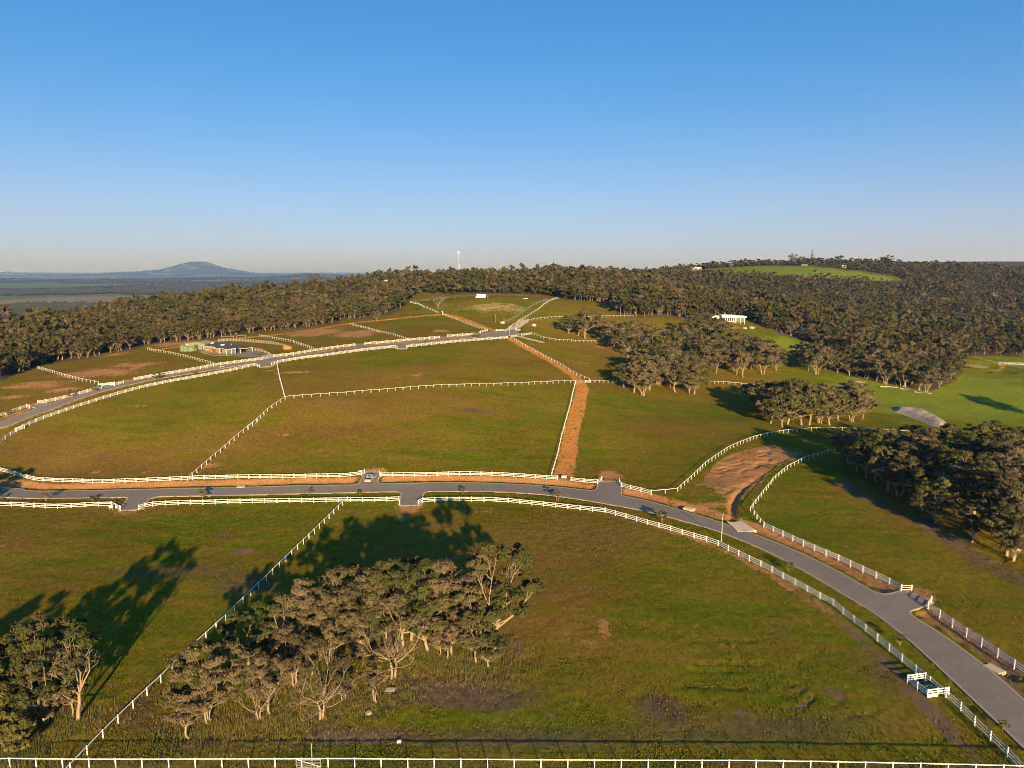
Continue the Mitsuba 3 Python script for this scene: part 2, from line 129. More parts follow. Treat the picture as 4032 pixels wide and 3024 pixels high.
     [61.5,180.6],[54.7,169.9],[52.7,173.4],[52.0,183.4],[51.3,191.6]],'blobs':[[-10,94,7.1,3.7,0.62,-0.6],[-3,92,8.8,4.2,0.58,-0.5],[-18,84,9.4,1.9,0.85,-0.1],[2,83,21.1,3.2,0.22,
     -0.4],[34,85,15.7,4.8,0.12,-0.35],[-34,82,17.1,1.9,0.45,-0.25],[54,98,6.7,10.9,0.22,-0.3],[-59,139,15.5,12.4,0.2,-0.4],[15,141,15.6,11.9,0.2,-0.3],[0,106,2.6,2.7,0.8,-0.6],[5,126,
     1.4,3.2,0.7,-0.5],[15,111,1.3,5.4,0.75,0],[12,106,2.9,2.8,0.5,0],[11,100,0.4,2.5,0.8,0],[7,94,0.4,1.5,0.8,0],[5,88,2.4,1.0,0.6,0],[20,90,4.1,4.1,0.2,-0.5],[21,113,8.3,8.9,0,1.0],
     [32,113,7.6,7.7,0,0.9],[29,96,7.7,4.7,0,0.7],[30,88,1.8,1.4,0.7,0],[33,106,2.9,1.9,0.45,-0.2],[43,111,4.0,3.2,0.4,-0.2],[44,93,1.9,2.4,0.5,-0.3],[-8,88,2.4,1.3,0,0.9],[-61,112,3.3,
     5.1,0,0.8],[-50,90,2.5,4.1,0.35,-0.5],[-46,86,3.0,1.8,0.3,-0.4],[-56,145,2.3,2.6,0.8,0],[-81,165,18.3,6.7,0,0.6],[-63,155,10.3,6.8,0.25,-0.5],[-89,147,16.3,3.9,0.1,-0.4],[-108,148,
     1.3,1.3,0.7,0],[-75,134,17.9,4.8,0.1,-0.4],[-49,128,8.6,6.8,0.25,-0.5],[-114,166,11.1,10.2,0,0.4],[-103,201,5.6,2.0,0.6,0],[-119,203,1.9,1.2,0.7,0],[-88,205,3.7,3.4,0.7,0],[-125,
     216,5.9,5.5,0.2,-0.6],[-108,231,10.5,5.7,0.15,-0.4],[-130,239,21.3,8.9,0,0.5],[-73,229,3.0,1.6,0.6,0],[-68,214,9.2,3.9,0.15,-0.4],[-25,171,3.0,4.4,0.85,0],[28,200,3.9,6.4,0.9,0],
     [-14,222,9.7,3.3,0.2,-0.6],[-28,228,2.9,1.4,0.5,0],[-38,214,9.2,7.7,0.1,-0.4],[-8,170,11.2,1.7,0.4,0],[24,157,10.3,18.0,0.1,-0.4],[22,126,8.4,7.5,0,0.6],[-26,166,3.6,4.2,0.6,0.6],
     [-11,507,37.5,22.8,0.58,0.9],[-41,421,7.1,9.0,0.8,0.6],[-90,417,18.2,25.1,0.78,0.5],[-13,260,14.4,5.8,0.2,-0.7],[-39,303,3.9,12.2,0.45,0],[-23,354,44.5,15.2,0,0.5],[35,367,9.4,6.3,
     0.45,0],[51,426,10.9,10.1,0.5,-0.2],[-88,609,12.5,81.6,0,0.3],[-173,334,16.5,11.4,0.62,0.1],[-176,284,9.7,5.9,0.66,0],[-190,274,8.8,5.0,0.66,0],[-75,443,15.3,13.4,0.5,0.4],[-68,
     491,6.9,8.3,0.6,0],[69,551,30.3,23.0,0,0.4],[10,372,6.1,12.5,0,0.2],[50,294,28.0,17.4,0,0.7],[7,342,11.1,3.0,0.4,0],[-180,317,22.9,13.9,0.78,0.1],[-193,294,18.5,10.9,0.72,0.1],
     [-215,372,22.2,10.3,0.95,0],[-187,407,21.0,16.6,0.9,0],[-177,437,32.7,12.1,0.3,0],[-162,335,32.4,13.8,0,0.3],[-91,302,13.0,3.6,0.6,0],[-130,262,23.6,7.6,0,0.3],[-136,260,5.2,2.7,
     0.5,-0.4],[-116,433,20.0,28.9,0.85,0.3],[-102,306,3.4,2.6,0.7,0],[171,472,24.0,22.7,0,0.8],[231,370,49.1,50.4,0,1.0],[183,356,33.0,22.9,0,0.9],[169,376,17.6,15.0,0.1,0.2],[90,298,
     21.5,22.5,0,0.8],[302,457,14.4,8.9,0.1,0.6],[286,446,8.1,8.1,0.9,0],[327,473,15.2,19.9,0,0.9],[435,1300,235.0,103.4,0,0.9],[153,504,9.8,6.0,0.6,-0.2],[78,197,6.6,15.2,0,0.6],[76,
     249,19.7,17.8,0,0.3],[71,153,2.0,2.0,0,0.7],[82,133,9.1,8.0,0.25,-0.3],[70,146,0.6,1.0,0.9,0],[55,192,8.3,8.4,0.5,-0.2],[89,233,8.9,10.3,0.5,-0.2],[49,174,6.8,3.6,0.7,0],[75,140,
     9.5,8.6,0.1,-0.3],[-194,277,12.7,16.4,0,0.5],[-95,244,21.2,8.9,0,0.2],[-160,246,10.4,10.2,0,0.2]],'ruts':[[[36.7,91.8],[38.5,92.0],[40.3,93.3],[41.2,94.8],[41.4,96.4]],[[37.8,
     93.9],[38.9,94.1],[39.7,95.2]],[[42.9,89.6],[44.2,90.7],[45.1,92.1],[45.5,94.0]],[[36.1,89.0],[37.8,89.0],[40.3,90.7],[41.6,92.5]],[[44.3,87.3],[46.9,87.6],[48.4,88.9]],[[23.9,
     94.6],[27.1,94.4],[30.2,94.1],[33.4,93.9]],[[31.7,107.4],[34.1,107.2],[37.6,106.9]],[[27.5,100.2],[32.1,100.3],[37.9,100.1]],[[24.7,98.1],[29.2,98.1],[33.3,98.2]],[[54.6,85.9],
     [54.5,84.6],[53.7,82.8]]],'ctrl':[[-260.0,-60.0,0.0],[-260.0,30.0,0.0],[-260.0,90.0,0.0],[-260.0,150.0,0.0],[-260.0,205.0,0.0],[-130.0,-60.0,0.0],[-130.0,30.0,0.0],[-130.0,90.0,
     0.0],[-130.0,150.0,0.0],[-130.0,205.0,0.0],[0.0,-60.0,0.0],[0.0,30.0,0.0],[0.0,90.0,0.0],[0.0,150.0,0.0],[0.0,205.0,0.0],[90.0,-60.0,0.0],[90.0,30.0,0.0],[90.0,90.0,0.0],[90.0,
     150.0,0.0],[90.0,205.0,0.0],[150.0,40.0,-3.0],[140.0,140.0,-2.0],[170.0,220.0,-6.0],[260.0,100.0,-10.0],[-300.0,205.0,2.0],[27.5,312.3,9.0],[-82.6,262.6,11.0],[-138.8,349.8,16.5],
     [-170.3,238.1,6.0],[-153.5,297.4,12.5],[-6.7,416.5,21.0],[-23.2,536.1,36.5],[-81.9,590.3,31.0],[38.1,608.0,34.0],[-47.6,496.4,27.5],[-221.1,336.2,12.0],[-193.1,386.1,15.5],[-146.8,
     423.8,19.0],[-110.3,472.7,22.0],[-229.4,280.5,9.0],[44.4,432.8,14.5],[24.6,416.7,17.0],[106.1,457.9,11.0],[111.9,372.5,-1.0],[56.9,314.9,3.0],[118.8,279.3,-4.5],[159.8,520.5,20.0],
     [210.2,384.6,-5.0],[306.9,489.0,0.0],[263.5,372.2,-7.0],[332.7,471.9,0.0],[325.9,702.4,8.8],[589.9,904.5,6.7],[267.0,907.5,25.4],[525.6,1091.5,45.5],[571.7,1519.7,64.1],[1400.4,
     2026.9,59.3],[989.9,1823.4,53.2],[303.4,1316.8,52.9],[1014.9,1517.9,53.1],[104.3,1012.6,49.9],[7.9,860.3,46.1],[-57.7,799.2,44.1],[-118.1,748.5,43.3],[-238.2,726.3,30.4],[-308.9,
     664.4,22.8],[-363.3,592.2,14.3],[-392.1,560.8,7.8],[-430.0,519.9,5.2],[-500.0,1000.0,-42.0],[-150.0,1100.0,0.0],[-900.0,700.0,-50.0],[-500.0,300.0,4.0],[150.0,1300.0,30.0],
     [-1200.0,1200.0,-58.0],[-300.0,1800.0,-58.0],[400.0,2300.0,30.0],[1500.0,2300.0,75.0],[1200.0,1200.0,48.0],[1000.0,600.0,10.0],[700.0,200.0,-5.0],[-700.0,0.0,0.0],[0.0,-400.0,0.0],
     [600.0,-300.0,-5.0],[2500.0,1500.0,60.0],[2400.0,2600.0,80.0]]}


CTRL = np.array(L['ctrl'])
RBF = RBFInterpolator(CTRL[:, :2] / 100, CTRL[:, 2], kernel='thin_plate_spline', smoothing=0.02)


def sm(a, b, x):
    t = np.clip((np.asarray(x, float) - a) / (b - a), 0, 1)
    return t * t * (3 - 2 * t)


def ground(X, Y):
    X, Y = np.asarray(X, float), np.asarray(Y, float)
    P = np.stack([X.ravel(), Y.ravel()], 1)
    z = RBF(np.clip(P, [-1500, -600], [3000, 3000]) / 100).reshape(X.shape)
    r, az = np.hypot(X, Y), np.degrees(np.arctan2(X, Y))
    lim = 1250 + (sm(2, 22, az) * (1 - sm(100, 130, az))) * 1900
    w = sm(lim, lim * 1.5, r)
    return np.clip(z, -60, 95) * (1 - w) - 60 * w - r * r / 1.46e7      # the plain curves away with the earth


def gz(x, y):
    return float(ground(np.array([x]), np.array([y]))[0])


def vnoise(x, y, seed=0):
    """numpy value noise in 0..1"""
    x, y = np.asarray(x, float), np.asarray(y, float)
    i, j = np.floor(x).astype(np.int64), np.floor(y).astype(np.int64)
    fx, fy = x - i, y - j
    fx, fy = fx * fx * (3 - 2 * fx), fy * fy * (3 - 2 * fy)

    def h(a, b):
        n = (a * 374761393 + b * 668265263 + seed * 974634777) & 0xFFFFFFFF
        n = ((n ^ (n >> 13)) * 1274126177) & 0xFFFFFFFF
        return ((n ^ (n >> 16)) & 0xFFFFFF) / 16777215.0
    return (h(i, j) * (1 - fx) + h(i + 1, j) * fx) * (1 - fy) + (h(i, j + 1) * (1 - fx) + h(i + 1, j + 1) * fx) * fy


def vfbm(x, y, seed=0, o=3):
    return sum(.5 ** (k + 1) * vnoise(x * 2 ** k, y * 2 ** k, seed + k) for k in range(o)) / (1 - .5 ** o)


def chaikin(p, n=2):
    p = np.asarray(p, float)
    for _ in range(n):
        q = np.empty((2 * len(p) - 2 + 2, 2))
        q[0], q[-1] = p[0], p[-1]
        q[1:-1:2], q[2:-1:2] = .75 * p[:-1] + .25 * p[1:], .25 * p[:-1] + .75 * p[1:]
        p = q
    return p


def along(line, step):
    ls = LineString(line)
    n = max(2, int(ls.length / step) + 1)
    return np.array([ls.interpolate(t, normalized=True).coords[0] for t in np.linspace(0, 1, n)])


# ---------------------------------------------------------------- helpers that write scene entries
def numbered(name):
    if not any(k == name or k.startswith(name + '__') for k in USED):
        USED.add(name)
        return name
    n = COUNT.get(name, 0) + 1
    while f'{name}_{n:03d}' in USED:
        n += 1
    COUNT[name] = n
    k = f'{name}_{n:03d}'
    USED.add(k)
    return k


class Names(set):
    pass


USED, COUNT = set(), {}


def numbered(name):
    if name not in USED:
        USED.add(name)
        return name
    n = COUNT.get(name, 0) + 1
    COUNT[name] = n
    k = f'{name}_{n:03d}'
    USED.add(k)
    return k


def thing(name, label, cat, group=None):
    k = numbered(name)
    labels[k] = {'label': label, 'category': cat}
    if group:
        labels[k]['group'] = group
    return k


def put(key, shape, kind=None, label=None):
    scene[key] = shape
    if kind or label:
        labels.setdefault(key, {})
        if kind:
            labels[key]['kind'] = kind
        if label:
            labels[key]['label'] = label
    return key


def part(owner, name, mesh, m, smooth=False, kind=None, label=None):
    k = numbered(f'{owner}__{name}')
    return put(k, mesh if isinstance(mesh, dict) else mikit.ply(mesh, m, smooth=smooth), kind, label)


def struct(name, mesh, m, smooth=False, uv=None, kind='structure', label=None):
    return put(numbered(name), mikit.ply(mesh, m, smooth=smooth, uv=uv), kind, label)


def box(x0, x1, y0, y1, z0, z1):
    b = trimesh.creation.box(extents=(x1 - x0, y1 - y0, z1 - z0))
    b.apply_translation(((x0 + x1) / 2, (y0 + y1) / 2, (z0 + z1) / 2))
    return b


def cyl(r, a, b, n=12, r2=None):
    """a straight round bar from a to b, radius r at a and r2 at b"""
    a, b = np.asarray(a, float), np.asarray(b, float)
    return tube([a, b], [r, r if r2 is None else r2], n)


def tube(pts, rad, n=6, caps=True):
    p = np.asarray(pts, float)
    rad = np.broadcast_to(np.asarray(rad, float), (len(p),))
    t = np.gradient(p, axis=0)
    t /= np.linalg.norm(t, axis=1, keepdims=True) + 1e-9
    up = np.where(np.abs(t[:, 2:3]) < .9, np.array([[0, 0, 1.0]]), np.array([[1.0, 0, 0]]))
    if len(set(map(tuple, up))) > 1:
        up = np.tile(up[:1], (len(p), 1)) if abs(t[:, 2]).max() < .98 or up[0, 0] == 1 else up
    a = np.cross(t, up)
    a /= np.linalg.norm(a, axis=1, keepdims=True) + 1e-9
    b = np.cross(t, a)
    an = np.arange(n) * 2 * np.pi / n
    v = p[:, None] + rad[:, None, None] * (np.cos(an)[None, :, None] * a[:, None] + np.sin(an)[None, :, None] * b[:, None])
    i, j = np.meshgrid(np.arange(len(p) - 1), np.arange(n), indexing='ij')
    q = np.stack([i * n + j, i * n + (j + 1) % n, (i + 1) * n + (j + 1) % n, (i + 1) * n + j], -1).reshape(-1, 4)
    f = np.vstack([q[:, [0, 2, 1]], q[:, [0, 3, 2]]])
    v = v.reshape(-1, 3)
    if caps:
        m = (len(p) - 1) * n
        v = np.vstack([v, p[:1], p[-1:]])
        k = np.arange(n)
        f = np.vstack([f, np.stack([k, (k + 1) % n, np.full(n, len(v) - 2)], 1), np.stack([m + (k + 1) % n, m + k, np.full(n, len(v) - 1)], 1)])
    return trimesh.Trimesh(v, f, process=False)


def join(ms):
    ms = [m for m in ms if m is not None]
    return trimesh.util.concatenate(ms)


def prism(poly, a, b, axis='y'):
    """polygon (list of (u, z)) extruded from a to b along y (u = x) or along x (u = y)"""
    m = trimesh.creation.extrude_polygon(Polygon(poly), b - a)
    v = np.array(m.vertices)
    m.vertices = np.stack([v[:, 0], v[:, 2] + a, v[:, 1]], 1) if axis == 'y' else np.stack([v[:, 2] + a, v[:, 0], v[:, 1]], 1)
    m.fix_normals()
    return m


def quads(P, F):
    m = trimesh.Trimesh(np.asarray(P, float), np.asarray(F), process=False)
    return m


class Frame:
    """a local frame set on the ground: x along ang, z up"""
    def __init__(s, x, y, ang, z=None):
        s.m = np.eye(4)
        c, d = math.cos(ang), math.sin(ang)
        s.m[:2, :2] = [[c, -d], [d, c]]
        s.m[:3, 3] = (x, y, gz(x, y) if z is None else z)

    def __call__(s, mesh):
        mesh = mesh.copy()
        mesh.apply_transform(s.m)
        return mesh

    def at(s, x, y, z=0):
        return (s.m @ [x, y, z, 1])[:3]


def slab(poly, top, bottom, size=2.0):
    """a polygon laid over the ground as a thin slab"""
    out = []
    for g in (poly.geoms if hasattr(poly, 'geoms') else [poly]):
        if g.area < .05:
            continue
        g = g.simplify(.04)
        rings = [np.array(g.exterior.coords)[:-1]] + [np.array(r.coords)[:-1] for r in g.interiors]
        cs = manifold3d.CrossSection([r.tolist() for r in rings], manifold3d.FillRule.EvenOdd)
        m = cs.extrude(1.0).refine_to_length(size).to_mesh()
        v = np.array(m.vert_properties[:, :3], float)
        v[:, 2] = ground(v[:, 0], v[:, 1]) + bottom + (top - bottom) * v[:, 2]
        out.append(trimesh.Trimesh(v, np.array(m.tri_verts), process=False))
    return join(out)


# ---------------------------------------------------------------- materials
def M(key, d):
    scene[key] = d
    return key


def plain(key, c, rough=.8, **k):
    return M(key, {'type': 'twosided', 'bsdf': {'type': 'principled', 'base_color': {'type': 'rgb', 'value': list(c)}, 'roughness': rough, 'specular': .3, **k}})


def ground_col(p, n, uv):
    d, g = uv.x, uv.y
    big, mid, fin = fbm(p.x * .017 + 5, p.y * .024 + 9), fbm(p.x * .16, p.y * .22, 3.0), noise(p.x * 1.9, p.y * 1.5)
    spk = noise(p.x * 4.3, p.y * 2.6, 7.0)
    streak = fbm(p.x * .035 + 31 + mid * .4, p.y * .55 + p.x * .05 + big * 5.0)
    t = .43 + .5 * g + 1.5 * (big - .5) + .75 * (mid - .5) + .95 * (streak - .5)
    col = mix((.172, .108, .022), (.148, .118, .011), smoothstep(.05, .5, t))
    col = mix(col, (.098, .116, .006), smoothstep(.45, 1.0, t))
    col = mix(col, (.155, .195, .020), smoothstep(.85, 1.45, g + .5 * (mid - .5)))
    col = mix(col, (.10, .078, .048), smoothstep(-.35, -.85, g))
    col = col * (.60 + .44 * fin + .40 * spk) * (.84 + .40 * fbm(p.x * .06, p.y * .09, 21.0))
    dm = smoothstep(.38, .72, d + .55 * (mid - .5) + .35 * (fin - .5) + .2 * (spk - .5))
    dirt = mix((.36, .155, .055), (.43, .24, .105), mid) * (.8 + .4 * spk)
    dirt = mix(dirt, (.17, .11, .075), smoothstep(0.0, -.4, g))
    dirt = mix(dirt, (.36, .255, .11), smoothstep(.35, .7, g))
    col = mix(col, dirt, dm)
    # the plain: woods and fields far below
    low = smoothstep(-25.0, -52.0, p.z)
    wx, wy = p.x + 260 * fbm(p.x * .0011, p.y * .0009), p.y + 420 * fbm(p.x * .0008, p.y * .0012, 5.0)
    _, _, r = voronoi(wx * .0011, wy * .0005)
    wood = mix((.036, .040, .022), (.05, .050, .028), fbm(p.x * .01, p.y * .004))
    field = mix(mix((.13, .16, .045), (.24, .20, .10), smoothstep(.86, .9, r)), wood, smoothstep(.50, .45, r))
    return mix(col, field, low)


def bark_col(p, n, uv):
    t = fbm(p.x * 1.3, p.y * 1.3, p.z * .7)
    return mix((.20, .15, .105), (.36, .28, .20), t)


def leaf(a, b, s):
    def fn(p, n, uv):
        t = .65 * noise(p.x * .13 + s, p.y * .13, 2.0) + .35 * noise(p.x * .9, p.y * .9, p.z * .9)
        return mix(a, b, smoothstep(.25, .75, t)) * (.8 + .4 * noise(p.x * 5, p.y * 5, p.z * 5))
    return fn


def asphalt_col(p, n, uv):
    t = fbm(p.x * .25, p.y * .4)
    return mix((.205, .180, .158), (.245, .216, .190), t) * (.86 + .14 * noise(p.x * 2.2, p.y * 2.2) + .16 * noise(p.x * .11, p.y * .11, 3.0))


def track_col(p, n, uv):
    t, f = fbm(p.x * .5, p.y * .35), noise(p.x * 2.2, p.y * 1.6)
    c = mix((.46, .185, .040), (.56, .26, .066), t) * (.84 + .30 * f)
    return mix(c, (.10, .09, .03), .8 * smoothstep(.60, .74, fbm(p.x * 1.1, p.y * .8, 4.0, octaves=4)))


def D(fn):
    return {'type': 'twosided', 'bsdf': {'type': 'diffuse', 'reflectance': proc(fn)}}


M('ground_mat', D(ground_col))
M('bark', D(bark_col))
M('wood_shaded_bark', D(lambda p, n, uv: mix((.15, .115, .08), (.30, .235, .17), noise(p.x * .7, p.y * .7, p.z * .5))))  # darker copy of bark: woodland shade on the trunks is put into the colour
M('leaf_a', D(leaf((.120, .096, .052), (.050, .056, .020), 3.0)))
M('leaf_b', D(leaf((.140, .104, .066), (.062, .054, .030), 11.0)))
M('leaf_c', D(leaf((.046, .058, .018), (.110, .100, .034), 19.0)))
M('wood_shaded_leaf_a', D(leaf((.082, .064, .030), (.036, .043, .014), 3.0)))  # greyer woodland foliage, darkened further: crown self-shadow painted into all three colours
M('wood_shaded_leaf_b', D(leaf((.098, .074, .046), (.044, .040, .020), 11.0)))
M('wood_shaded_leaf_c', D(leaf((.034, .044, .012), (.074, .068, .023), 19.0)))
M('asphalt', D(asphalt_col))
M('track_soil', D(track_col))
plain('gravel', (.26, .235, .21), .9)
plain('concrete', (.40, .34, .27), .85)
plain('kerb_stone', (.30, .25, .195), .9)
M('white_rail', D(lambda p, n, uv: mi.Color3f(.76, .78, .79) * (.82 + .22 * noise(p.x * 1.7, p.y * 1.7, p.z * 3.0))))
plain('white_paint', (.78, .77, .75), .5)
plain('gravel_dark', (.15, .13, .12), .9)
plain('mast_grey', (.42, .42, .43), .6)
plain('cream', (.62, .56, .45), .7)
plain('brick', (.33, .17, .095), .85)
plain('roof_blue', (.040, .042, .05), .75)
plain('shed_green', (.17, .20, .11), .7)
plain('tank_green', (.13, .18, .10), .6)
plain('dark_glass', (.02, .022, .027), .15)
plain('dark_metal', (.05, .052, .055), .5)
plain('blind_grey', (.12, .125, .12), .7)
plain('galv', (.48, .49, .50), .45, metallic=.4)
plain('terracotta', (.42, .16, .08), .7)
plain('timber', (.34, .27, .19), .8)
plain('grey_timber', (.13, .115, .095), .95)
plain('silver_paint', (.34, .35, .37), .35, metallic=.3)
plain('black_plastic', (.022, .022, .025), .5)
plain('red_plastic', (.35, .02, .02), .3)
plain('teal_net', (.22, .36, .36), .7)
plain('sand', (.27, .15, .068), .95)
plain('boulder_stone', (.45, .31, .20), .85)
plain('cow_black', (.02, .018, .016), .6)
plain('dead_wood', (.40, .33, .27), .9)
plain('box_green', (.05, .10, .075), .6)
M('granite', D(lambda p, n, uv: mix((.27, .235, .20), (.42, .36, .30), fbm(p.x * .35, p.y * .35, p.z)) * (.75 + .5 * noise(p.x * 1.2, p.y * 1.6))))
M('mountain_mat', D(lambda p, n, uv: mix((.045, .05, .03), (.16, .14, .11), smoothstep(.5, .75, fbm(p.x * .004, p.y * .004, p.z * .012) + smoothstep(60., 190., p.z) * .18))))
M('far_wood', D(lambda p, n, uv: mix((.034, .040, .020), (.055, .050, .028), noise(p.x * .02, p.y * .02))))
M('tuft', D(lambda p, n, uv: mix((.13, .088, .022), (.082, .096, .008), smoothstep(.3, .7, noise(p.x * .11, p.y * .16, 2.0))) * (.65 + .6 * noise(p.x * 3.1, p.y * 3.1))))
M('grass_dry', D(lambda p, n, uv: mix((.20, .155, .055), (.105, .125, .028), noise(p.x * .4, p.y * .4))))

# ---------------------------------------------------------------- roads
def run_on(p, d):
    p = np.asarray(p, float)
    t = p[-1] - p[-2]
    return np.vstack([p, p[-1] + t / np.linalg.norm(t) * d])


near_poly = Polygon(list(map(tuple, chaikin(run_on(L['road_near_far_edge'], 30), 2))) + list(map(tuple, chaikin(run_on(L['road_near_edge'], 18), 2)))[::-1]).buffer(0)
n0 = (np.array(L['road_near_far_edge'][0]) + L['road_near_edge'][0]) / 2
n1 = (np.array(L['road_near_far_edge'][-1]) + L['road_near_edge'][-1]) / 2
far_line = chaikin(L['road_far'], 2)
loop = chaikin([tuple(n0 + [3, -.4]), tuple(n0), (n0[0] - 18, n0[1] + 5), (n0[0] - 34, n0[1] + 17), (-187, 226), tuple(far_line[0]), tuple(far_line[3])], 3)
drives = [LineString(d) for d in L['drives']]
dw = [2.6, 2.2, 2.7, 3.2, 2.8, 2.2, 2.4, 2.8, 2.8, 2.6, 2.6, 2.6]
drive_poly = unary_union([d.buffer(w, cap_style=2) for d, w in zip(drives, dw)])
road_poly = unary_union([near_poly, LineString(loop).buffer(3.1), LineString(far_line).buffer(3.0, cap_style=2), Polygon(L['cross']).buffer(.3), drive_poly])
road_poly = road_poly.buffer(2.2, join_style=1).buffer(-2.2, join_style=1).buffer(-.6).buffer(.6)
road = struct('road', slab(road_poly, .05, -.3, 2.5), 'asphalt', label='grey asphalt estate road looping round the paddocks')
part(road, 'kerb', slab(road_poly.buffer(.26, join_style=1).difference(road_poly.buffer(-.01)), .07, -.3, 2.5), 'kerb_stone')

gravel_up, gravel_right = chaikin(L['gravel_up']), chaikin(L['gravel_right'])


def ragged(line, w, amp, seed, taper=0):
    p = along(chaikin(line, 2), .8)
    t = np.gradient(p, axis=0)
    t /= np.linalg.norm(t, axis=1, keepdims=True) + 1e-9
    nn = np.stack([-t[:, 1], t[:, 0]], 1)
    s = np.arange(len(p)) * .8
    a = w * (1 + amp * (2 * vfbm(s * .35, s * 0 + seed, seed) - 1))
    b = w * (1 + amp * (2 * vfbm(s * .35, s * 0 + seed + 40, seed + 3) - 1))
    return Polygon(list(map(tuple, p + nn * a[:, None])) + list(map(tuple, (p - nn * b[:, None])[::-1]))).buffer(0)


paved = road_poly.buffer(.36)
lane_a = Polygon(L['gravel_poly']).buffer(.4).difference(paved)
lane_b = ragged(L['gravel_right'], 1.9, .25, 5).difference(paved)
struct('lane', slab(lane_a, .035, -.3), 'gravel', label='pale gravel lane climbing from the crossroads between two white fences')
struct('lane', slab(lane_b, .035, -.3), 'gravel', label='short pale gravel lane leaving the crossroads to the right')
track_top = ragged(L['track_top'], 2.2, .45, 7).difference(paved)
track_mid = ragged(L['track_mid'], 2.5, .28, 9).difference(paved)
track_right = ragged(L['track_right'], 1.6, .2, 11)
struct('dirt_track', slab(track_top, .03, -.3), 'track_soil', label='orange dirt track along the tops of the upper paddocks')
struct('dirt_track', slab(track_mid, .03, -.3), 'track_soil', label='wide orange dirt track running down the middle from the crossroads')
struct('dirt_track', slab(track_right, .03, -.3), 'track_soil', label='curving brown dirt track in the far right pasture')
yard = Polygon([(-160, 369), (-155.6, 364.6), (-148.6, 358.6), (-138.6, 349.2), (-127.8, 344), (-121.6, 341.6), (-115.6, 337.2), (-112.2, 339.2), (-118.2, 350), (-125.2, 360.4), (-130.6, 363.4), (-136, 366), (-150, 374), (-158, 375.5)]).difference(paved)
struct('driveway', slab(yard, .03, -.3), 'asphalt', label='dark grey driveway around the brick house')

# ---------------------------------------------------------------- ground sheet
fences = L['fences']
F_LINES = {k: v[1] for k, v in fences.items() if v[1]}
F_LINES['front'] = [(-78, 77.3), (-60.5, 78.2), (-51.5, 78.1), (-20, 78.1), (30, 77.2), (66, 75.9)]
fences['front'] = [1, F_LINES['front']]
fences['boundary'][1] = [(-51.7, 71.0), (-51.5, 78.1)] + fences['boundary'][1][1:]
F_LINES['boundary'] = fences['boundary'][1]


def axis(segs, far):
    """grid lines: (limit, step) pieces outward from 0, then growing to far"""
    out, x, st = [0.0], 0.0, 1
    for lim, st in segs:
        while x < lim:
            x += st
            out.append(x)
    while x < far:
        st *= 1.09
        x += st
        out.append(x)
    return np.array(out)


xs = np.concatenate([-axis([(165, .8), (260, 2)], 70000)[:0:-1], axis([(125, .8), (330, 2)], 70000)])
ys = np.concatenate([-axis([(20, 10)], 500)[:0:-1] + 0, axis([(64, 6.4), (235, .65), (480, 1.6), (700, 4)], 75000)])
GX, GY = np.meshgrid(xs, ys)
X, Y = GX.ravel(), GY.ravel()
Z = ground(X, Y)
NEAR = (np.abs(X) < 420) & (Y > 40) & (Y < 720)
idx = np.nonzero(NEAR)[0]
px, py = X[idx], Y[idx]
pts2 = np.stack([px, py], 1)


def line_dist(lines, step=.5, cap=40):
    q = np.vstack([along(l, step) for l in lines])
    d, i = cKDTree(q).query(pts2, distance_upper_bound=cap)
    return np.where(np.isfinite(d), d, cap)


def inside(poly):
    poly = poly.buffer(0)
    return shapely.contains_xy(poly, px, py)


dirt, green = np.zeros(len(idx)), np.zeros(len(idx))
lump = vfbm(px * .22, py * .22, 2)
for x, y, rx, ry, a, b in L['blobs']:
    e = np.exp(-(((px - x) / rx) ** 2 + ((py - y) / ry) ** 2) ** 1.0 * 1.2)
    dirt = np.maximum(dirt, a * e * 1.15)
    green += b * e
d_road = line_dist([list(road_poly.exterior.coords)] + [list(r.coords) for r in road_poly.interiors], cap=30)
in_road = inside(road_poly)
d_road = np.where(in_road, -d_road, d_road)
far_edge = chaikin(L['road_near_far_edge'], 2)
d_fe = line_dist([far_edge], cap=30)
d_drive = line_dist([list(d.coords) for d in drives], cap=12)
center_y = np.interp(px, np.sort(far_edge[:, 0]), far_edge[np.argsort(far_edge[:, 0]), 1])
near_bank = (d_fe < 12) & (py > center_y - 1.0) & ~in_road          # beyond the near road
seg_ok = sm(2.9, 4.6, d_drive)
# a roadside drain with a steep near lip, then the bare batter rising to the fence
u = d_fe
wob = .5 * (vfbm(px * .12, py * .12, 8) - .5)
prof = -.62 * sm(1.5 + wob, 1.85 + wob, u) * (1 - sm(2.4, 6.8, u)) + .12 * sm(3.5, 6.0, u) * (1 - sm(6.0, 9.5, u))
dz = np.where(near_bank, prof * seg_ok, 0)
bank = np.where(near_bank, sm(1.7 + wob, 2.0 + wob, u) * (1 - sm(5.3, 7.4, u)) * (.35 + .65 * seg_ok), 0)
dirt = np.maximum(dirt, bank * (.62 + .42 * vfbm(px * .09, py * .3, 12)))
d_far = line_dist([far_line], cap=20)
up = inside(Polygon(list(map(tuple, far_line)) + [(-5, 470), (-240, 470), (-260, 240)]))
vb = (d_far > 3.3) & (d_far < 11)
dirt = np.maximum(dirt, np.where(vb & up, sm(3.6, 4.6, d_far) * (1 - sm(6.5, 8.2, d_far)), np.where(vb, .75 * sm(3.4, 4.0, d_far) * (1 - sm(4.6, 6.0, d_far)), 0)) * (.45 + .5 * lump))
dz += np.where(vb & up, -.3 * sm(4.2, 4.7, d_far) * (1 - sm(5, 7.5, d_far)), 0)
near_edge = chaikin(L['road_near_edge'], 2)
d_ne = line_dist([near_edge[near_edge[:, 0] > 8]], cap=20)
dirt = np.maximum(dirt, np.where(py < center_y, sm(5.2, 6.6, d_ne) * (1 - sm(8.0, 10.5, d_ne)) * .62 * sm(15, 34, px), 0))
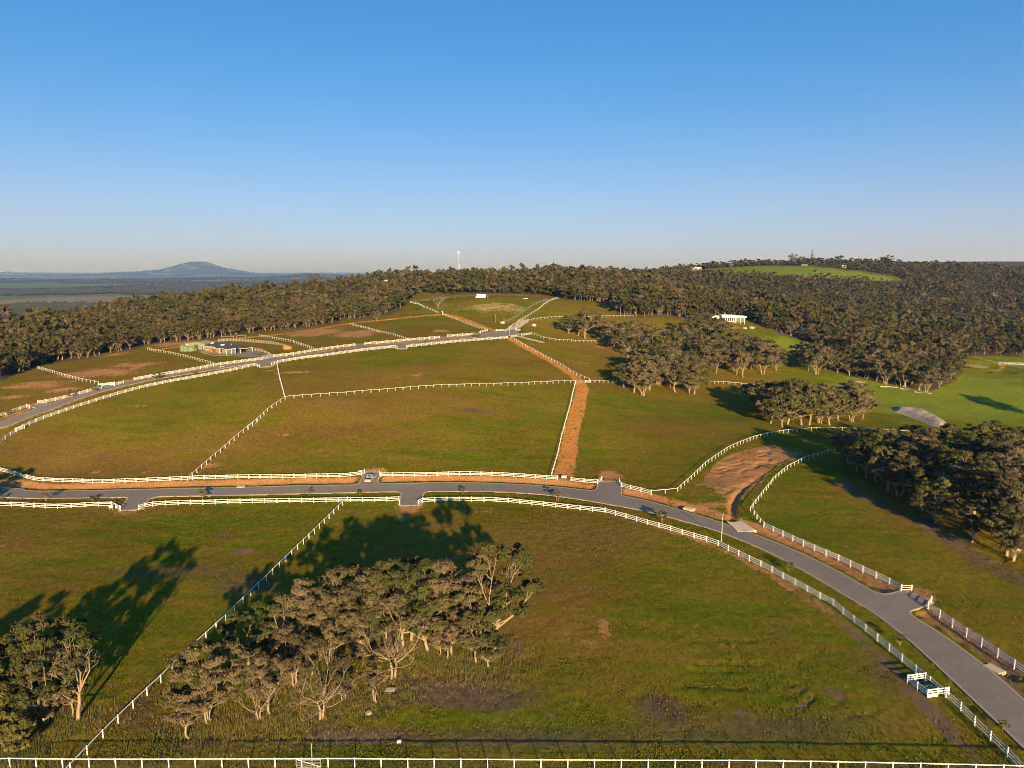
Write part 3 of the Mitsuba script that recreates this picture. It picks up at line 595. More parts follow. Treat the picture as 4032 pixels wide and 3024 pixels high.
d_f = line_dist([l for l in F_LINES.values()], cap=8)
dirt = np.maximum(dirt, .42 * np.exp(-(d_f / .7) ** 2) * vfbm(px * .3, py * .3, 21) * 1.6)
d_end = np.min([np.hypot(px - d.coords[-1][0], py - d.coords[-1][1]) for d in drives], axis=0)
dirt = np.maximum(dirt, .95 * np.exp(-(d_end / 4.2) ** 2))
d_tr = line_dist([chaikin(L['track_mid']), chaikin(L['track_top'])], cap=12)
dirt = np.maximum(dirt, .75 * (1 - sm(1.6, 4.4, d_tr)))
d_dry = line_dist([chaikin(L['track_dry'])], cap=16)
dirt = np.maximum(dirt, .62 * (1 - sm(1.2, 3.6, d_dry)) * (.7 + .6 * lump))
green -= .55 * (1 - sm(2, 6, d_dry))
gully = Polygon(L['gully'])
ig = inside(gully.buffer(1.5))
gd = line_dist([list(gully.exterior.coords)], cap=30)
cut = np.abs(2 * vfbm(px * .10 + .35 * py * .1, py * .16 - px * .12, 31) - 1)
dirt = np.maximum(dirt, np.where(ig, sm(-1, 3, gd) * (.5 + .5 * vfbm(px * .18, py * .18, 33)), 0))
dz += np.where(ig, -.28 * (1 - sm(.02, .16, cut)) * sm(.5, 4, gd), 0)
dirt = np.maximum(dirt, np.where(ig, (1 - sm(.06, .2, cut)) * sm(.5, 3, gd), 0))
creek = along(chaikin([(51.4, 160.5), (52.0, 166), (54.6, 175), (59, 184), (65, 193), (72, 201.5)]), .5)
d_ck = line_dist([creek], cap=8)
dz -= .8 * np.exp(-(d_ck / .75) ** 2) * sm(158.5, 163, py) * (1 - .8 * sm(176, 202, py))
dirt = np.maximum(dirt, np.exp(-(d_ck / 1.4) ** 2))
d_rut = line_dist([chaikin(r) for r in L['ruts']], step=.2, cap=4)
dz -= .13 * np.exp(-(d_rut / .45) ** 2)
dirt = np.maximum(dirt, .62 * np.exp(-(d_rut / .5) ** 2) * (.5 + .8 * lump))
rock_poly = Polygon(L['rock'])
# under the trees: litter and long grass
FOREST = [Polygon(L['forest_left'] + [(30, 1400), (-700, 1500), (-900, 500)]).buffer(0), Polygon(L['forest_right'] + [(900, 420), (1600, 900), (1900, 2300), (300, 2300), (30, 1400)]).buffer(0)]
HOLES = [Polygon(L['hill_pasture']).buffer(0)] + [Polygon(c).buffer(0) for c in L['clearings']] + [Polygon([(143, 505), (172, 505), (176, 540), (140, 548)])]
forest = unary_union(FOREST).difference(unary_union(HOLES)).buffer(0)
inf = inside(forest)
green = np.where(inf, -1.0, green)
tree_xy = np.array([t[:2] for k in L['trees'] for t in L['trees'][k]])
d_t = cKDTree(tree_xy).query(pts2, distance_upper_bound=12)[0]
d_t = np.where(np.isfinite(d_t), d_t, 12)
green = np.where(inf, green, green - .35 * (1 - sm(1.5, 5, d_t)))
green -= .3 * (1 - sm(92, 150, py))
right_pasture = sm(120, 175, px - .12 * (py - 300)) * sm(255, 300, py)
green = np.where(inf, green, green + 1.0 * right_pasture)
relief = (.10 * (vfbm(px * .75, py * .75, 4) - .5) + .16 * (vfbm(px * .21, py * .27, 6) - .5) + .08 * (vnoise(px * 1.35, py * 1.35, 9) - .5)) * sm(.3, 1.8, d_road) * (1 + 1.4 * (d_t < 5))
Z[idx] += np.where(d_road < .25, -.22, dz + relief * sm(0.4, 1.6, d_tr))
UV = np.zeros((len(X), 2))
UV[idx, 0], UV[idx, 1] = np.clip(dirt, 0, 1.2), np.clip(green, -1, 1.6)
rest = ~NEAR
hp = shapely.contains_xy(unary_union(HOLES), X[rest], Y[rest])
UV[rest, 1] = np.where(hp, 1.6, np.where(Z[rest] > -30, -1.0, 0))
UV[rest & (Y < 60), 1] = 0
n, m = len(ys), len(xs)
i, j = np.meshgrid(np.arange(n - 1), np.arange(m - 1), indexing='ij')
a = (i * m + j).ravel()
faces = np.vstack([np.stack([a, a + 1, a + m + 1], 1), np.stack([a, a + m + 1, a + m], 1)])
struct('ground', (np.stack([X, Y, Z], 1), faces), 'ground_mat', smooth=True, uv=UV, label='rolling paddocks of olive and brown grass with bare orange soil')

# ---------------------------------------------------------------- mountain and far hills on the plain
def hill(name, cx, cy, prof, depth, label, seed):
    """prof: (x offset, height above the plain) along the skyline"""
    px_, pz_ = np.array(prof).T
    gx = np.linspace(px_[0], px_[-1], 110)
    gy = np.linspace(-depth, depth, 40)
    A, B = np.meshgrid(gx, gy)
    h = np.interp(A, px_, pz_) * np.cos(np.clip(B / depth, -1, 1) * np.pi / 2) ** 1.4
    h = h * (.94 + .16 * vfbm(A * .004, B * .004, seed, 4) * np.abs(B) / depth) - 6
    P = np.stack([A.ravel() + cx, B.ravel() + cy, h.ravel() - 60 - (cx * cx + cy * cy) / 1.46e7], 1)
    k = (np.arange(39)[:, None] * 110 + np.arange(109)[None]).ravel()
    struct(name, (P, np.vstack([np.stack([k, k + 1, k + 111], 1), np.stack([k, k + 111, k + 110], 1)])), 'mountain_mat', smooth=True, label=label)


hill('mountain', -6330, 15000, [(-2500, 0), (-2224, 30), (-1744, 64), (-1104, 88), (-624, 132), (-400, 198), (-240, 256), (-80, 290), (16, 276), (64, 294), (176, 238), (336, 180), (560, 136), (816, 84), (1136, 38), (1552, 0)], 1500, 'lone blue mountain with a rounded double summit on the horizon', 5)
hill('far_hill', -2480, 9000, [(-760, 0), (-420, 30), (-150, 62), (0, 76), (150, 70), (420, 48), (700, 30), (1200, 0)], 600, 'low blue hill beside the mountain on the horizon', 9)
hill('far_hill', -13500, 19000, [(-5200, 60), (-3000, 95), (-1500, 85), (0, 70), (1800, 45), (3600, 22), (5000, 0)], 1500, 'long low wooded rise at the far edge of the plain', 12)

# woods of the plain: one mass of small far crowns
rng = np.random.default_rng(5)
N = 90000
az = np.radians(rng.uniform(-38, 2, N))
rr = 1450 * (7.5 ** rng.uniform(0, 1, N))
wx, wy = rr * np.sin(az), rr * np.cos(az)
gzv = ground(wx, wy)
dens = vfbm(wx * .0017 + 3, wy * .0011, 41) + .28 * (vfbm(wx * .006, wy * .004, 44) - .5)
ok = (gzv < -48)  & (dens > .54)
wx, wy, gzv = wx[ok][:22000], wy[ok][:22000], gzv[ok][:22000]
h = rng.uniform(8, 16, len(wx)) * (.8 + .5 * vnoise(wx * .003, wy * .003, 3))
w = rng.uniform(6, 11, len(wx)) * (1 + np.hypot(wx, wy) / 7000)
oc = np.array([[1, 0, .55], [.3, .95, .5], [-.8, .6, .6], [-.8, -.6, .5], [.3, -.95, .6], [0.1, 0, 1], [0, 0, 0]])
of = np.array([[0, 1, 5], [1, 2, 5], [2, 3, 5], [3, 4, 5], [4, 0, 5], [1, 0, 6], [2, 1, 6], [3, 2, 6], [4, 3, 6], [0, 4, 6]])
V = oc[None] * np.stack([w, w, h], 1)[:, None] + np.stack([wx, wy, gzv - .5], 1)[:, None]
struct('plain_woods', (V.reshape(-1, 3), (of[None] + 7 * np.arange(len(wx))[:, None, None]).reshape(-1, 3)), 'far_wood', kind='stuff', label='dark woods and plantations scattered over the distant plain')

# ---------------------------------------------------------------- trees
def limb(a, b, r0, r1, rng, bend=.12, n=5, sides=6):
    """a curved tapering limb from a to b"""
    a, b = np.asarray(a, float), np.asarray(b, float)
    L_ = np.linalg.norm(b - a)
    t = np.linspace(0, 1, n)
    off = rng.normal(0, 1, 3) * bend * L_
    p = a + (b - a) * t[:, None] + off * (np.sin(t * np.pi))[:, None] + rng.normal(0, .02 * L_, (n, 3)) * (np.sin(t * np.pi))[:, None]
    return p, tube(p, r0 + (r1 - r0) * t, sides, caps=False)


def cards(c, nrm, size, rng, asp=.55):
    """leaf sprays: one small bent quad each, at points c, facing roughly nrm"""
    k = len(c)
    nn = nrm + rng.normal(0, .55, (k, 3))
    nn /= np.linalg.norm(nn, axis=1, keepdims=True) + 1e-9
    r = rng.normal(0, 1, (k, 3))
    u = np.cross(nn, r)
    u /= np.linalg.norm(u, axis=1, keepdims=True) + 1e-9
    v = np.cross(nn, u)
    s = (size * rng.uniform(.6, 1.35, k))[:, None]
    P = np.stack([c - u * s, c + v * s * asp, c + u * s, c - v * s * asp], 1)
    f = np.array([[0, 1, 2], [0, 2, 3]])
    return P.reshape(-1, 3), (f[None] + 4 * np.arange(k)[:, None, None]).reshape(-1, 3)


def make_tree(seed, H=12., spread=.42, base=.36, lobes=11, minis=11, leaves=95, size=.185, stems=1, bare=0.0, sides=6, dead=0, flat=.8):
    """gum or paperbark: leaning stems, rising crooked limbs, foliage in separate domed lobes with gaps between"""
    rng = np.random.default_rng(seed)
    wood, C, Nn = [], [], []
    R = H * spread
    lob = []
    for i in range(lobes):
        best = None
        for _ in range(30):
            e = rng.normal(0, 1, 3)
            e *= rng.uniform(.35, 1) ** .5 / np.linalg.norm(e)
            c = np.array([e[0] * R, e[1] * R, H * ((base + .96) / 2 + e[2] * ((1 - base) / 2 - .05) + .05 * (1 - e[0] ** 2 - e[1] ** 2))])
            d = min([np.linalg.norm((c - l) * [1, 1, 1.25]) for l in lob] + [9e9])
            if best is None or d > best[0]:
                best = (d, c)
        lob.append(best[1])
    starts = []
    for s in range(stems):
        a = rng.uniform(0, 2 * np.pi)
        foot = np.array([math.cos(a), math.sin(a), 0]) * .035 * H * (stems > 1)
        fork = np.array([math.cos(a), math.sin(a), 0]) * H * rng.uniform(.03, .10) + [0, 0, H * base * rng.uniform(.72, 1.0)]
        r0 = H * .0165 / math.sqrt(stems) * 1.2
        p, m = limb(foot - [0, 0, .3], fork, r0 * 1.35, r0 * .85, rng, .06, 6, sides + 1)
        wood.append(m)
        starts.append((p[-1], r0 * .8, p[3]))
    for i, c in enumerate(lob):
        st, r, low = starts[i % stems]
        if stems > 1:
            st, r, low = min(starts, key=lambda q: np.linalg.norm(q[0][:2] - c[:2]) + rng.uniform(0, 1))
        s0 = st if rng.uniform() < .75 else low * .4 + st * .6
        p, m = limb(s0, c - [0, 0, .06 * H], r * rng.uniform(.5, .75), r * .16, rng, .10, 6, sides)
        wood.append(m)
        rad = H * rng.uniform(.10, .165)
        is_bare = rng.uniform() < bare
        for k in range(minis):
            d = rng.normal(0, 1, 3)
            d[2] = abs(d[2]) * .9 - .28
            d /= np.linalg.norm(d)
            mc = c + d * rad * [1, 1, flat] * rng.uniform(.6, 1.08)
            if k % 3 == 0 or is_bare:
                _, m = limb(p[-2] if k % 2 else p[-1], mc + d * (.05 * H if is_bare else 0), r * .20, r * .05, rng, .10, 4, 4)
                wood.append(m)
                if is_bare:
                    for _ in range(2):
                        _, m = limb(mc, mc + d * .06 * H + rng.normal(0, .03 * H, 3), r * .06, r * .02, rng, .1, 3, 3)
                        wood.append(m)
            if is_bare and rng.uniform() < .75:
                continue
            q = rng.normal(0, 1, (leaves, 3))
            q[:, 2] = np.abs(q[:, 2]) * .9 - .35
            q /= np.linalg.norm(q, axis=1, keepdims=True)
            C.append(mc + q * (rad * .42) * rng.uniform(.35, 1.0, (leaves, 1)) * [1, 1, .75])
            Nn.append(q * .8 + d * .5 + [0, 0, .25])
    for _ in range(dead):
        a = rng.uniform(0, 2 * np.pi)
        e = np.array([math.cos(a) * R * rng.uniform(.6, 1.1), math.sin(a) * R * rng.uniform(.6, 1.1), H * rng.uniform(.3, .6)])
        p, m = limb(starts[0][2], e, r0 * .4, r0 * .08, rng, .15, 5, 4)
        wood.append(m)
        for _ in range(3):
            _, m = limb(p[rng.integers(2, 5)], e + rng.normal(0, .09 * H, 3), r0 * .14, r0 * .03, rng, .1, 4, 3)
            wood.append(m)
    P, F = cards(np.vstack(C), np.vstack(Nn), size * H / 12, rng)
    return join(wood), trimesh.Trimesh(P, F, process=False)


KINDS = {}


def prototype(name, bsdf, **k):
    w, l = make_tree(**k)
    scene[name] = {'type': 'shapegroup', 'trunk': mikit.ply(w, 'wood_shaded_bark' if bsdf.startswith('wood') else 'bark', smooth=True), 'crown': mikit.ply(l, bsdf)}
    KINDS[name] = k['H'] if 'H' in k else 12.


for q, (b, kw) in enumerate([
        ('leaf_a', dict(spread=.38, lobes=14, base=.27)), ('leaf_b', dict(spread=.34, lobes=13, stems=2, base=.25)), ('leaf_c', dict(spread=.40, lobes=15, base=.20)),
        ('leaf_a', dict(spread=.42, lobes=16, stems=3, base=.2)), ('leaf_b', dict(spread=.32, lobes=12, base=.34, bare=.2)), ('leaf_a', dict(spread=.38, lobes=14, stems=2, base=.26, bare=.12))]):
    prototype(f'gum_{q}', b, seed=100 + q, **kw)
    prototype(f'midgum_{q}', b, seed=100 + q, leaves=30, size=.33, sides=5, **kw)
prototype('gum_thin', 'leaf_b', seed=131, spread=.26, base=.5, lobes=9, bare=.5, leaves=14, dead=2)
prototype('gum_bare', 'leaf_b', seed=133, spread=.42, base=.28, lobes=11, bare=.65, leaves=12, dead=5, stems=2)
for q, (b, kw) in enumerate([('wood_shaded_leaf_a', dict(spread=.34, lobes=11, base=.22)), ('wood_shaded_leaf_b', dict(spread=.32, lobes=10, base=.3)), ('wood_shaded_leaf_c', dict(spread=.36, lobes=12, base=.18)), ('wood_shaded_leaf_b', dict(spread=.36, lobes=11, bare=.3, base=.25)), ('wood_shaded_leaf_a', dict(spread=.30, lobes=10, stems=2, base=.22))]):
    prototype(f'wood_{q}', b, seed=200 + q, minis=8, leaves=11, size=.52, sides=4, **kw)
for q, b in enumerate(['wood_shaded_leaf_a', 'wood_shaded_leaf_b', 'wood_shaded_leaf_c', 'wood_shaded_leaf_b']):
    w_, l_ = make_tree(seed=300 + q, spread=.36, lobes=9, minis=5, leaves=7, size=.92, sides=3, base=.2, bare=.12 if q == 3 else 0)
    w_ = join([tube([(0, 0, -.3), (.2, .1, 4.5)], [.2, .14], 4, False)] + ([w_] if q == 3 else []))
    scene[f'mass_{q}'] = {'type': 'shapegroup', 'wood': mikit.ply(w_, 'wood_shaded_bark'), 'leaves': mikit.ply(l_, b)}
for q, b in enumerate(['wood_shaded_leaf_a', 'wood_shaded_leaf_b', 'wood_shaded_leaf_c']):
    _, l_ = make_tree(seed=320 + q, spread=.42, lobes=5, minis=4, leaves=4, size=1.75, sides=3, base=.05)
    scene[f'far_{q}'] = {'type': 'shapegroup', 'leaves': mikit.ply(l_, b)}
w_, l_ = make_tree(seed=341, spread=.36, lobes=8, minis=3, leaves=3, size=.5, sides=4, base=.35, bare=1.0, dead=6)
scene['mass_4'] = {'type': 'shapegroup', 'wood': mikit.ply(w_, 'dead_wood')}
prototype('proto_young', 'leaf_c', seed=400, spread=.30, base=.28, lobes=8, minis=8, leaves=12, size=.62)
prototype('proto_red', 'leaf_b', seed=401, spread=.26, base=.34, lobes=7, minis=7, leaves=10, size=.6, stems=2)
prototype('proto_bush', 'leaf_c', seed=402, spread=.5, base=.08, lobes=14, minis=9, leaves=14, size=.7, stems=3)


def instance(key, proto, x, y, h, rot, z=None, wide=1.0):
    s = h / 12.
    scene[key] = {'type': 'instance', 'to_world': T().translate([float(x), float(y), (gz(x, y) if z is None else float(z)) - .05]).rotate([0, 0, 1], math.degrees(rot)).scale([s * wide, s * wide, s]), 'group': {'type': 'ref', 'id': proto}}


rng = np.random.default_rng(77)


def screen_x(x, y):
    return x / max(y, 1)


def plant(name, proto, x, y, h, label, cat='tree', group=None, wide=1.0):
    k = thing(name, label, cat, group)
    instance(k, proto, x, y, h, rng.uniform(0, 6.28), wide=wide)
    return k


ORD = ['leftmost', 'second from the left', 'third from the left', 'fourth from the left', 'fifth from the left', 'sixth from the left', 'seventh from the left', 'eighth from the left', 'ninth from the left', 'tenth from the left',
       'eleventh from the left', 'twelfth from the left', 'thirteenth from the left', 'fourteenth from the left']
pick = lambda: f'gum_{rng.integers(0, 6)}'
TR = L['trees']
LEFT = ['gum_thin', 'gum_3', 'gum_2', 'gum_4', 'proto_bush', 'gum_0', 'gum_5', 'gum_2', 'gum_1']
LEFT_T = ['tall pale-trunked gum with thin bare limbs at the right edge of the lower left clump', 'tallest broad-crowned gum of the lower left clump', 'low leafy gum near the front of the lower left clump', 'short gum just behind the bare pale trunk in the lower left clump',
          'low bush at the front of the lower left clump', 'gum at the left frame edge behind the lower left clump', 'gum in the middle of the lower left clump', 'gum cut by the left frame edge, frontmost of its clump', 'small gum between taller crowns in the lower left clump']
for t, p, lb in zip(TR['left'], LEFT, LEFT_T):
    plant('gum_tree', p, t[0], t[1], min(max(t[2], 3.2), 14.2), lb, wide=.92)
GL = {0: ('gum_4', 'small gum standing apart at the front left of the grove'), 1: ('gum_3', 'broad layered gum on the left flank of the grove'), 2: ('gum_bare', 'small forked gum at the front left of the grove'), 3: ('gum_4', 'slim pale-stemmed gum beside the forked one in the grove'),
      5: ('gum_bare', 'thick-trunked gum with a long bare limb at the grove front'), 11: ('gum_bare', 'half-dead gum with white bare branches at the grove front'), 12: ('proto_red', 'small reddish-crowned gum in front of the grove'), 13: ('gum_1', 'small slender gum just left of the reddish one'),
      14: ('gum_4', 'thin-stemmed gum at the front right of the grove'), 17: ('gum_5', 'little gum standing alone at the right tip of the grove'), 18: ('gum_0', 'pale twisted gum on the right flank of the grove'), 19: ('gum_0', 'tallest gum with a pale spreading crown, back right corner of the grove')}
for q, t in enumerate(TR['grove']):
    p, lb = GL.get(q, (pick(), None))
    plant('gum_tree', p, t[0], t[1], t[2] * (1.06 if lb else .92 * rng.uniform(.84, 1.12)), lb or 'gum tree packed in the middle of the front paddock grove', group=None if lb else 'gum trees in the middle of the grove', wide=.82 if q in (18, 19) else .96 if t[2] > 7 else 1.1)
for q, t in enumerate(TR['right']):
    lb = ['gum standing out at the left front corner of the dark wood by the dry track', 'second gum along the front edge of the dark wood', 'last gum along the front edge of the dark wood, at the right frame edge', 'tall gum just behind the last one along the dark wood front'][q] if q < 4 else 'dark gum tree packed inside the wood at the right frame edge'
    plant('gum_tree', ['gum_2', 'gum_1', 'gum_3', 'gum_0'][q] if q < 4 else pick(), t[0], t[1], min(t[2], 16), lb, group=None if q < 4 else 'gum trees packed inside the right-hand wood', wide=1.1)
CL = dict(mid_a='in the small clump by the upper lane', mid_b='in the clump behind the upper right paddock fence', mid_c='in the clump across the middle right fence', mid_d='in the clump above the curved single-rail fence',
          mid_e='on the slope under the white house', mid_f='on the green slope right of the white house', mid_g='along the pasture edge with fallen logs', mid_h='in the belt left of the white house slope', mid_i='in the lower belt behind the right fence', mid_j='screening the white house')
for k, wh in CL.items():
    lst = sorted(TR[k], key=lambda t: screen_x(t[0], t[1]))
    for q, t in enumerate(lst):
        plant('gum_tree', 'mid' + pick(), t[0], t[1], min(t[2], 18), f'gum tree {wh}, {ORD[q]}', wide=1.2 if t[2] < 15 else 1.08)
t = TR['lone'][0]
plant('gum_tree', 'gum_bare', t[0], t[1], t[2], 'lone bare-branched gum in the motorhome paddock')
t = TR['lone'][1]
plant('gum_tree', 'gum_1', t[0], t[1], t[2], 'lone small gum between the top dirt track and the woodland')

for x, y, h, lb in ((245.9, 312.5, 17, 'tall gum just beyond the right frame edge casting the long pasture shadow, rear one'), (243.7, 309.3, 16, 'tall gum just beyond the right frame edge casting the long pasture shadow, front one'),
                    (-132.9, 158.9, 12, 'gum just beyond the left frame edge shading the near road'), (-133.8, 162.4, 10, 'smaller gum just beyond the left frame edge shading the near road'), (-76.8, 68.5, 12, 'gum beyond the lower left frame corner'), (-73.1, 77.0, 11, 'gum beyond the left frame edge beside the lower left clump')):
    plant('gum_tree', pick(), x, y, h, lb)

# the woodland: nearest trees one by one, the rest as one mass
def scatter(poly, step, seed, ymax=9e9):
    r = np.random.default_rng(seed)
    x0, y0, x1, y1 = poly.bounds
    gx, gy = np.meshgrid(np.arange(x0, x1, step), np.arange(y0, min(y1, ymax), step * .87))
    gx = gx + (np.arange(gx.shape[0]) % 2)[:, None] * step / 2
    p = np.stack([gx.ravel(), gy.ravel()], 1) + r.uniform(-.46, .46, (gx.size, 2)) * step
    return p[shapely.contains_xy(poly, p[:, 0], p[:, 1])]


def in_frame(p, pad=.76):
    return (np.abs(p[:, 0]) < pad * p[:, 1] + 25)


edge = forest.buffer(-1.5)
nearwood = scatter(edge, 5.2, 1, 640)
nearwood = nearwood[in_frame(nearwood)]
r_ = np.hypot(nearwood[:, 0], nearwood[:, 1])
cut_r = 620
nearwood = nearwood[np.argsort(r_)]
r_ = np.sort(r_)
nearwood, r_ = nearwood[r_ < cut_r], r_[r_ < cut_r]
bd = shapely.distance(shapely.points(nearwood), forest.boundary)
first = np.nonzero((bd < 9))[0][:118]
is_thing = np.zeros(len(nearwood), bool)
is_thing[first] = True
zs = ground(nearwood[:, 0], nearwood[:, 1])
for q in np.nonzero(is_thing)[0]:
    x, y = nearwood[q]
    west = x < -20
    lb = 'gum tree at the near edge of the woodland behind the upper paddocks' if west else 'gum tree at the near edge of the hillside woodland on the right'
    k = thing('gum_tree', lb, 'tree', 'gum trees along the left woodland edge' if west else 'gum trees along the right woodland edge')
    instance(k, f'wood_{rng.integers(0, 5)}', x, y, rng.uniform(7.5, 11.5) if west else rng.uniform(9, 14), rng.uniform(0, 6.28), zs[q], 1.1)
serial = [0]


def mass(x, y, z, h, proto, wide):
    serial[0] += 1
    instance(f'woodland__{serial[0]:05d}', proto, x, y, h, rng.uniform(0, 6.28), z, wide)


tall = lambda x, y: (6.2 + 6.0 * vnoise(x * .022, y * .022, 61)) * (1.35 if vnoise(x * .31, y * .31, 66) > .86 else 1)
for q in np.nonzero(~is_thing)[0]:
    x, y = nearwood[q]
    h = tall(x, y) * rng.uniform(.65, 1.3) * (1 if x < 0 else 1.15)
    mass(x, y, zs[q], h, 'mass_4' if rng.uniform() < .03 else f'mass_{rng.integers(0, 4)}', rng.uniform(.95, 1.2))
for lo, hi, step, wd in ((620, 900, 7.0, 1.1), (900, 1350, 9.5, 1.35), (1350, 2300, 14., 1.8)):
    p = scatter(edge, step, int(lo))
    r_ = np.hypot(p[:, 0], p[:, 1])
    p = p[(r_ >= lo) & (r_ < hi) & in_frame(p)]
    z = ground(p[:, 0], p[:, 1])
    # leave out what the crest hides
    vis = np.ones(len(p), bool)
    for f in np.linspace(.45, .97, 14):
        g = ground(p[:, 0] * f, p[:, 1] * f)
        vis &= (58 + (z + 16 - 58) * f) > g
    for (x, y), zz in zip(p[vis], z[vis]):
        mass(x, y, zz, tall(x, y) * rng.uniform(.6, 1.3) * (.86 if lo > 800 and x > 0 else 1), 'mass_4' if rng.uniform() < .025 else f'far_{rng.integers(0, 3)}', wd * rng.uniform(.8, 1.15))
labels['woodland'] = {'kind': 'stuff', 'label': 'dense grey-green gum woodland covering the ridges'}
print('woodland trees', serial[0])

# saplings on the verges
SL = ['sapling on the near verge at the left frame edge', 'reddish sapling on the near verge, second from the left', 'tiny sapling beside the left near-side driveway', 'round sapling on the near verge right of the left driveway', 'small sapling on the near verge before the middle driveways', 'bare young sapling on the verge opposite the parked ute', 'sapling on the near verge right of the ute driveway', 'sapling on the near verge across from the orange track', 'sapling on the near verge where the road begins to bend', 'sapling right of the lamp post on the bending road', 'thin pale sapling on the verge above the white pen', 'spindly sapling on the verge at the lower right corner',
      'bushy tree on the far road verge by the second driveway', 'low bush on the near side of the far road below the brick house', 'round bush on the far road verge left of the white trough pen', 'dark round bush beside the white trough pen', 'small shrub on the far road verge at the left frame edge', 'bushy tree on the far road verge near the crossroads', 'low shrub on the far road verge in the middle', 'reddish bush at the crossroads between two fence ends', 'low bush on the far road verge right of the house gate', 'dark round bush at the back of the motorhome paddock', 'small dark bush under the lone bare gum']
for q, (t, lb) in enumerate(zip(L['saplings'], SL)):
    bushy = q in (12, 14, 15, 17, 18, 20, 21, 13, 22, 19)
    plant('bush' if bushy else 'sapling', 'proto_bush' if bushy else ('proto_red' if q % 3 == 1 else 'proto_young'), t[0], t[1], t[2] * (1.0 if bushy else 1.08), lb, 'bush' if bushy else 'sapling', wide=1.0 if bushy else 1.5)

# long dry grass round the grove and the left clump
gr = np.random.default_rng(8)
spots = []
for t in TR['grove'] + TR['left']:
    k = 150
    spots.append(np.stack([t[0] + gr.normal(0, 3.2, k), t[1] + gr.normal(-.6, 2.6, k)], 1))
spots = np.vstack(spots)
k = len(spots)
g0 = ground(spots[:, 0], spots[:, 1])
V, F, o = [], [], 0
for q in range(9):
    a = gr.uniform(0, 6.28, k)
    hh, ln = gr.uniform(.3, .75, k), gr.uniform(.05, .3, k)
    b = np.stack([spots[:, 0] + gr.normal(0, .34, k), spots[:, 1] + gr.normal(0, .34, k), g0 - .05], 1)
    side = np.stack([np.cos(a), np.sin(a), 0 * a], 1) * .026
    tip = b + np.stack([np.cos(a + 1.4) * ln, np.sin(a + 1.4) * ln, hh], 1)
    V.append(np.stack([b - side, b + side, tip], 1).reshape(-1, 3))
    F.append(np.arange(3 * k).reshape(-1, 3) + o)
    o += 3 * k
struct('long_grass', (np.vstack(V), np.vstack(F)), 'grass_dry', kind='stuff', label='long dry grass standing under the grove and the left clump')

# pasture grass in the front paddocks: loose tufts
pg = np.random.default_rng(18)
k = 150000
py_ = 76 + 95 * pg.uniform(0, 1, k) ** 1.7
px_ = pg.uniform(-.74, .78, k) * py_
keep = (vfbm(px_ * .12, py_ * .12, 71) + .35 * pg.uniform(-1, 1, k) > .46) & ~shapely.contains_xy(road_poly.buffer(.5), px_, py_)
px_, py_ = px_[keep], py_[keep]
k = len(px_)
g0 = ground(px_, py_)
a, hh, ln = pg.uniform(0, 6.28, k), pg.uniform(.08, .26, k), pg.uniform(.02, .16, k)
b0 = np.stack([px_, py_, g0 - .04], 1)
side = np.stack([np.cos(a), np.sin(a), 0 * a], 1) * pg.uniform(.05, .14, k)[:, None]
tip = b0 + np.stack([np.cos(a + 1.4) * ln, np.sin(a + 1.4) * ln, hh], 1)
struct('pasture_grass', (np.stack([b0 - side, b0 + side, tip], 1).reshape(-1, 3), np.arange(3 * k).reshape(-1, 3)), 'tuft', kind='stuff', label='loose green and brown grass tufts over the front paddocks')

# ---------------------------------------------------------------- fences: every run a thing, its posts and rails parts
def post_mesh(w, h):
    b = box(-w / 2, w / 2, -w / 2, w / 2, -.25, h)
    cap = box(-w / 2 - .012, w / 2 + .012, -w / 2 - .012, w / 2 + .012, h, h + .03)
    p = np.array([[-w / 2, -w / 2, h + .03], [w / 2, -w / 2, h + .03], [w / 2, w / 2, h + .03], [-w / 2, w / 2, h + .03], [0, 0, h + .07]])
    return join([b, cap, quads(p, [[0, 1, 4], [1, 2, 4], [2, 3, 4], [3, 0, 4]])])


POST3, POST1 = mikit.ply(post_mesh(.14, 1.26), 'white_rail'), mikit.ply(post_mesh(.11, 1.2), 'white_rail')


def run_posts(line, gap):
    """posts at every corner of the line and evenly between"""
    p = np.asarray(line, float)
    d = np.diff(p, axis=0)
    a = np.degrees(np.arctan2(d[:, 1], d[:, 0]))
    turn = np.abs((np.diff(a) + 180) % 360 - 180)
    keep = [0] + [i + 1 for i in range(len(turn)) if turn[i] > 24] + [len(p) - 1]
    out = [p[0]]
    for i, j in zip(keep[:-1], keep[1:]):
        ls = LineString(p[i:j + 1])
        n_ = max(1, round(ls.length / gap))
        out += [np.array(ls.interpolate(k / n_, normalized=True).coords[0]) for k in range(1, n_ + 1)]
    return np.array(out)


def board(P, z0, w, h):
    """a straight-sided rail from post to post, w thick and h tall"""
    d = np.diff(P[:, :2], axis=0)
    t = np.vstack([d[:1], d[:-1] + d[1:], d[-1:]])
    t /= np.linalg.norm(t, axis=1, keepdims=True) + 1e-9
    s = np.stack([-t[:, 1], t[:, 0], 0 * t[:, 0]], 1) * w / 2
    up = np.array([0, 0, h])
    b = P + [0, 0, z0]
    V = np.stack([b - s, b + s, b + s + up, b - s + up], 1).reshape(-1, 3)
    k = 4 * np.arange(len(P) - 1)
    F = [np.stack([k + q, k + (q + 1) % 4, k + 4 + (q + 1) % 4, k + 4 + q], 1) for q in range(4)]
    F = np.vstack(F)
    e = len(V) - 4
    return trimesh.Trimesh(V, np.vstack([F[:, [0, 2, 1]], F[:, [0, 3, 2]], [[0, 1, 2], [0, 2, 3], [e, e + 2, e + 1], [e, e + 3, e + 2]]]), process=False)


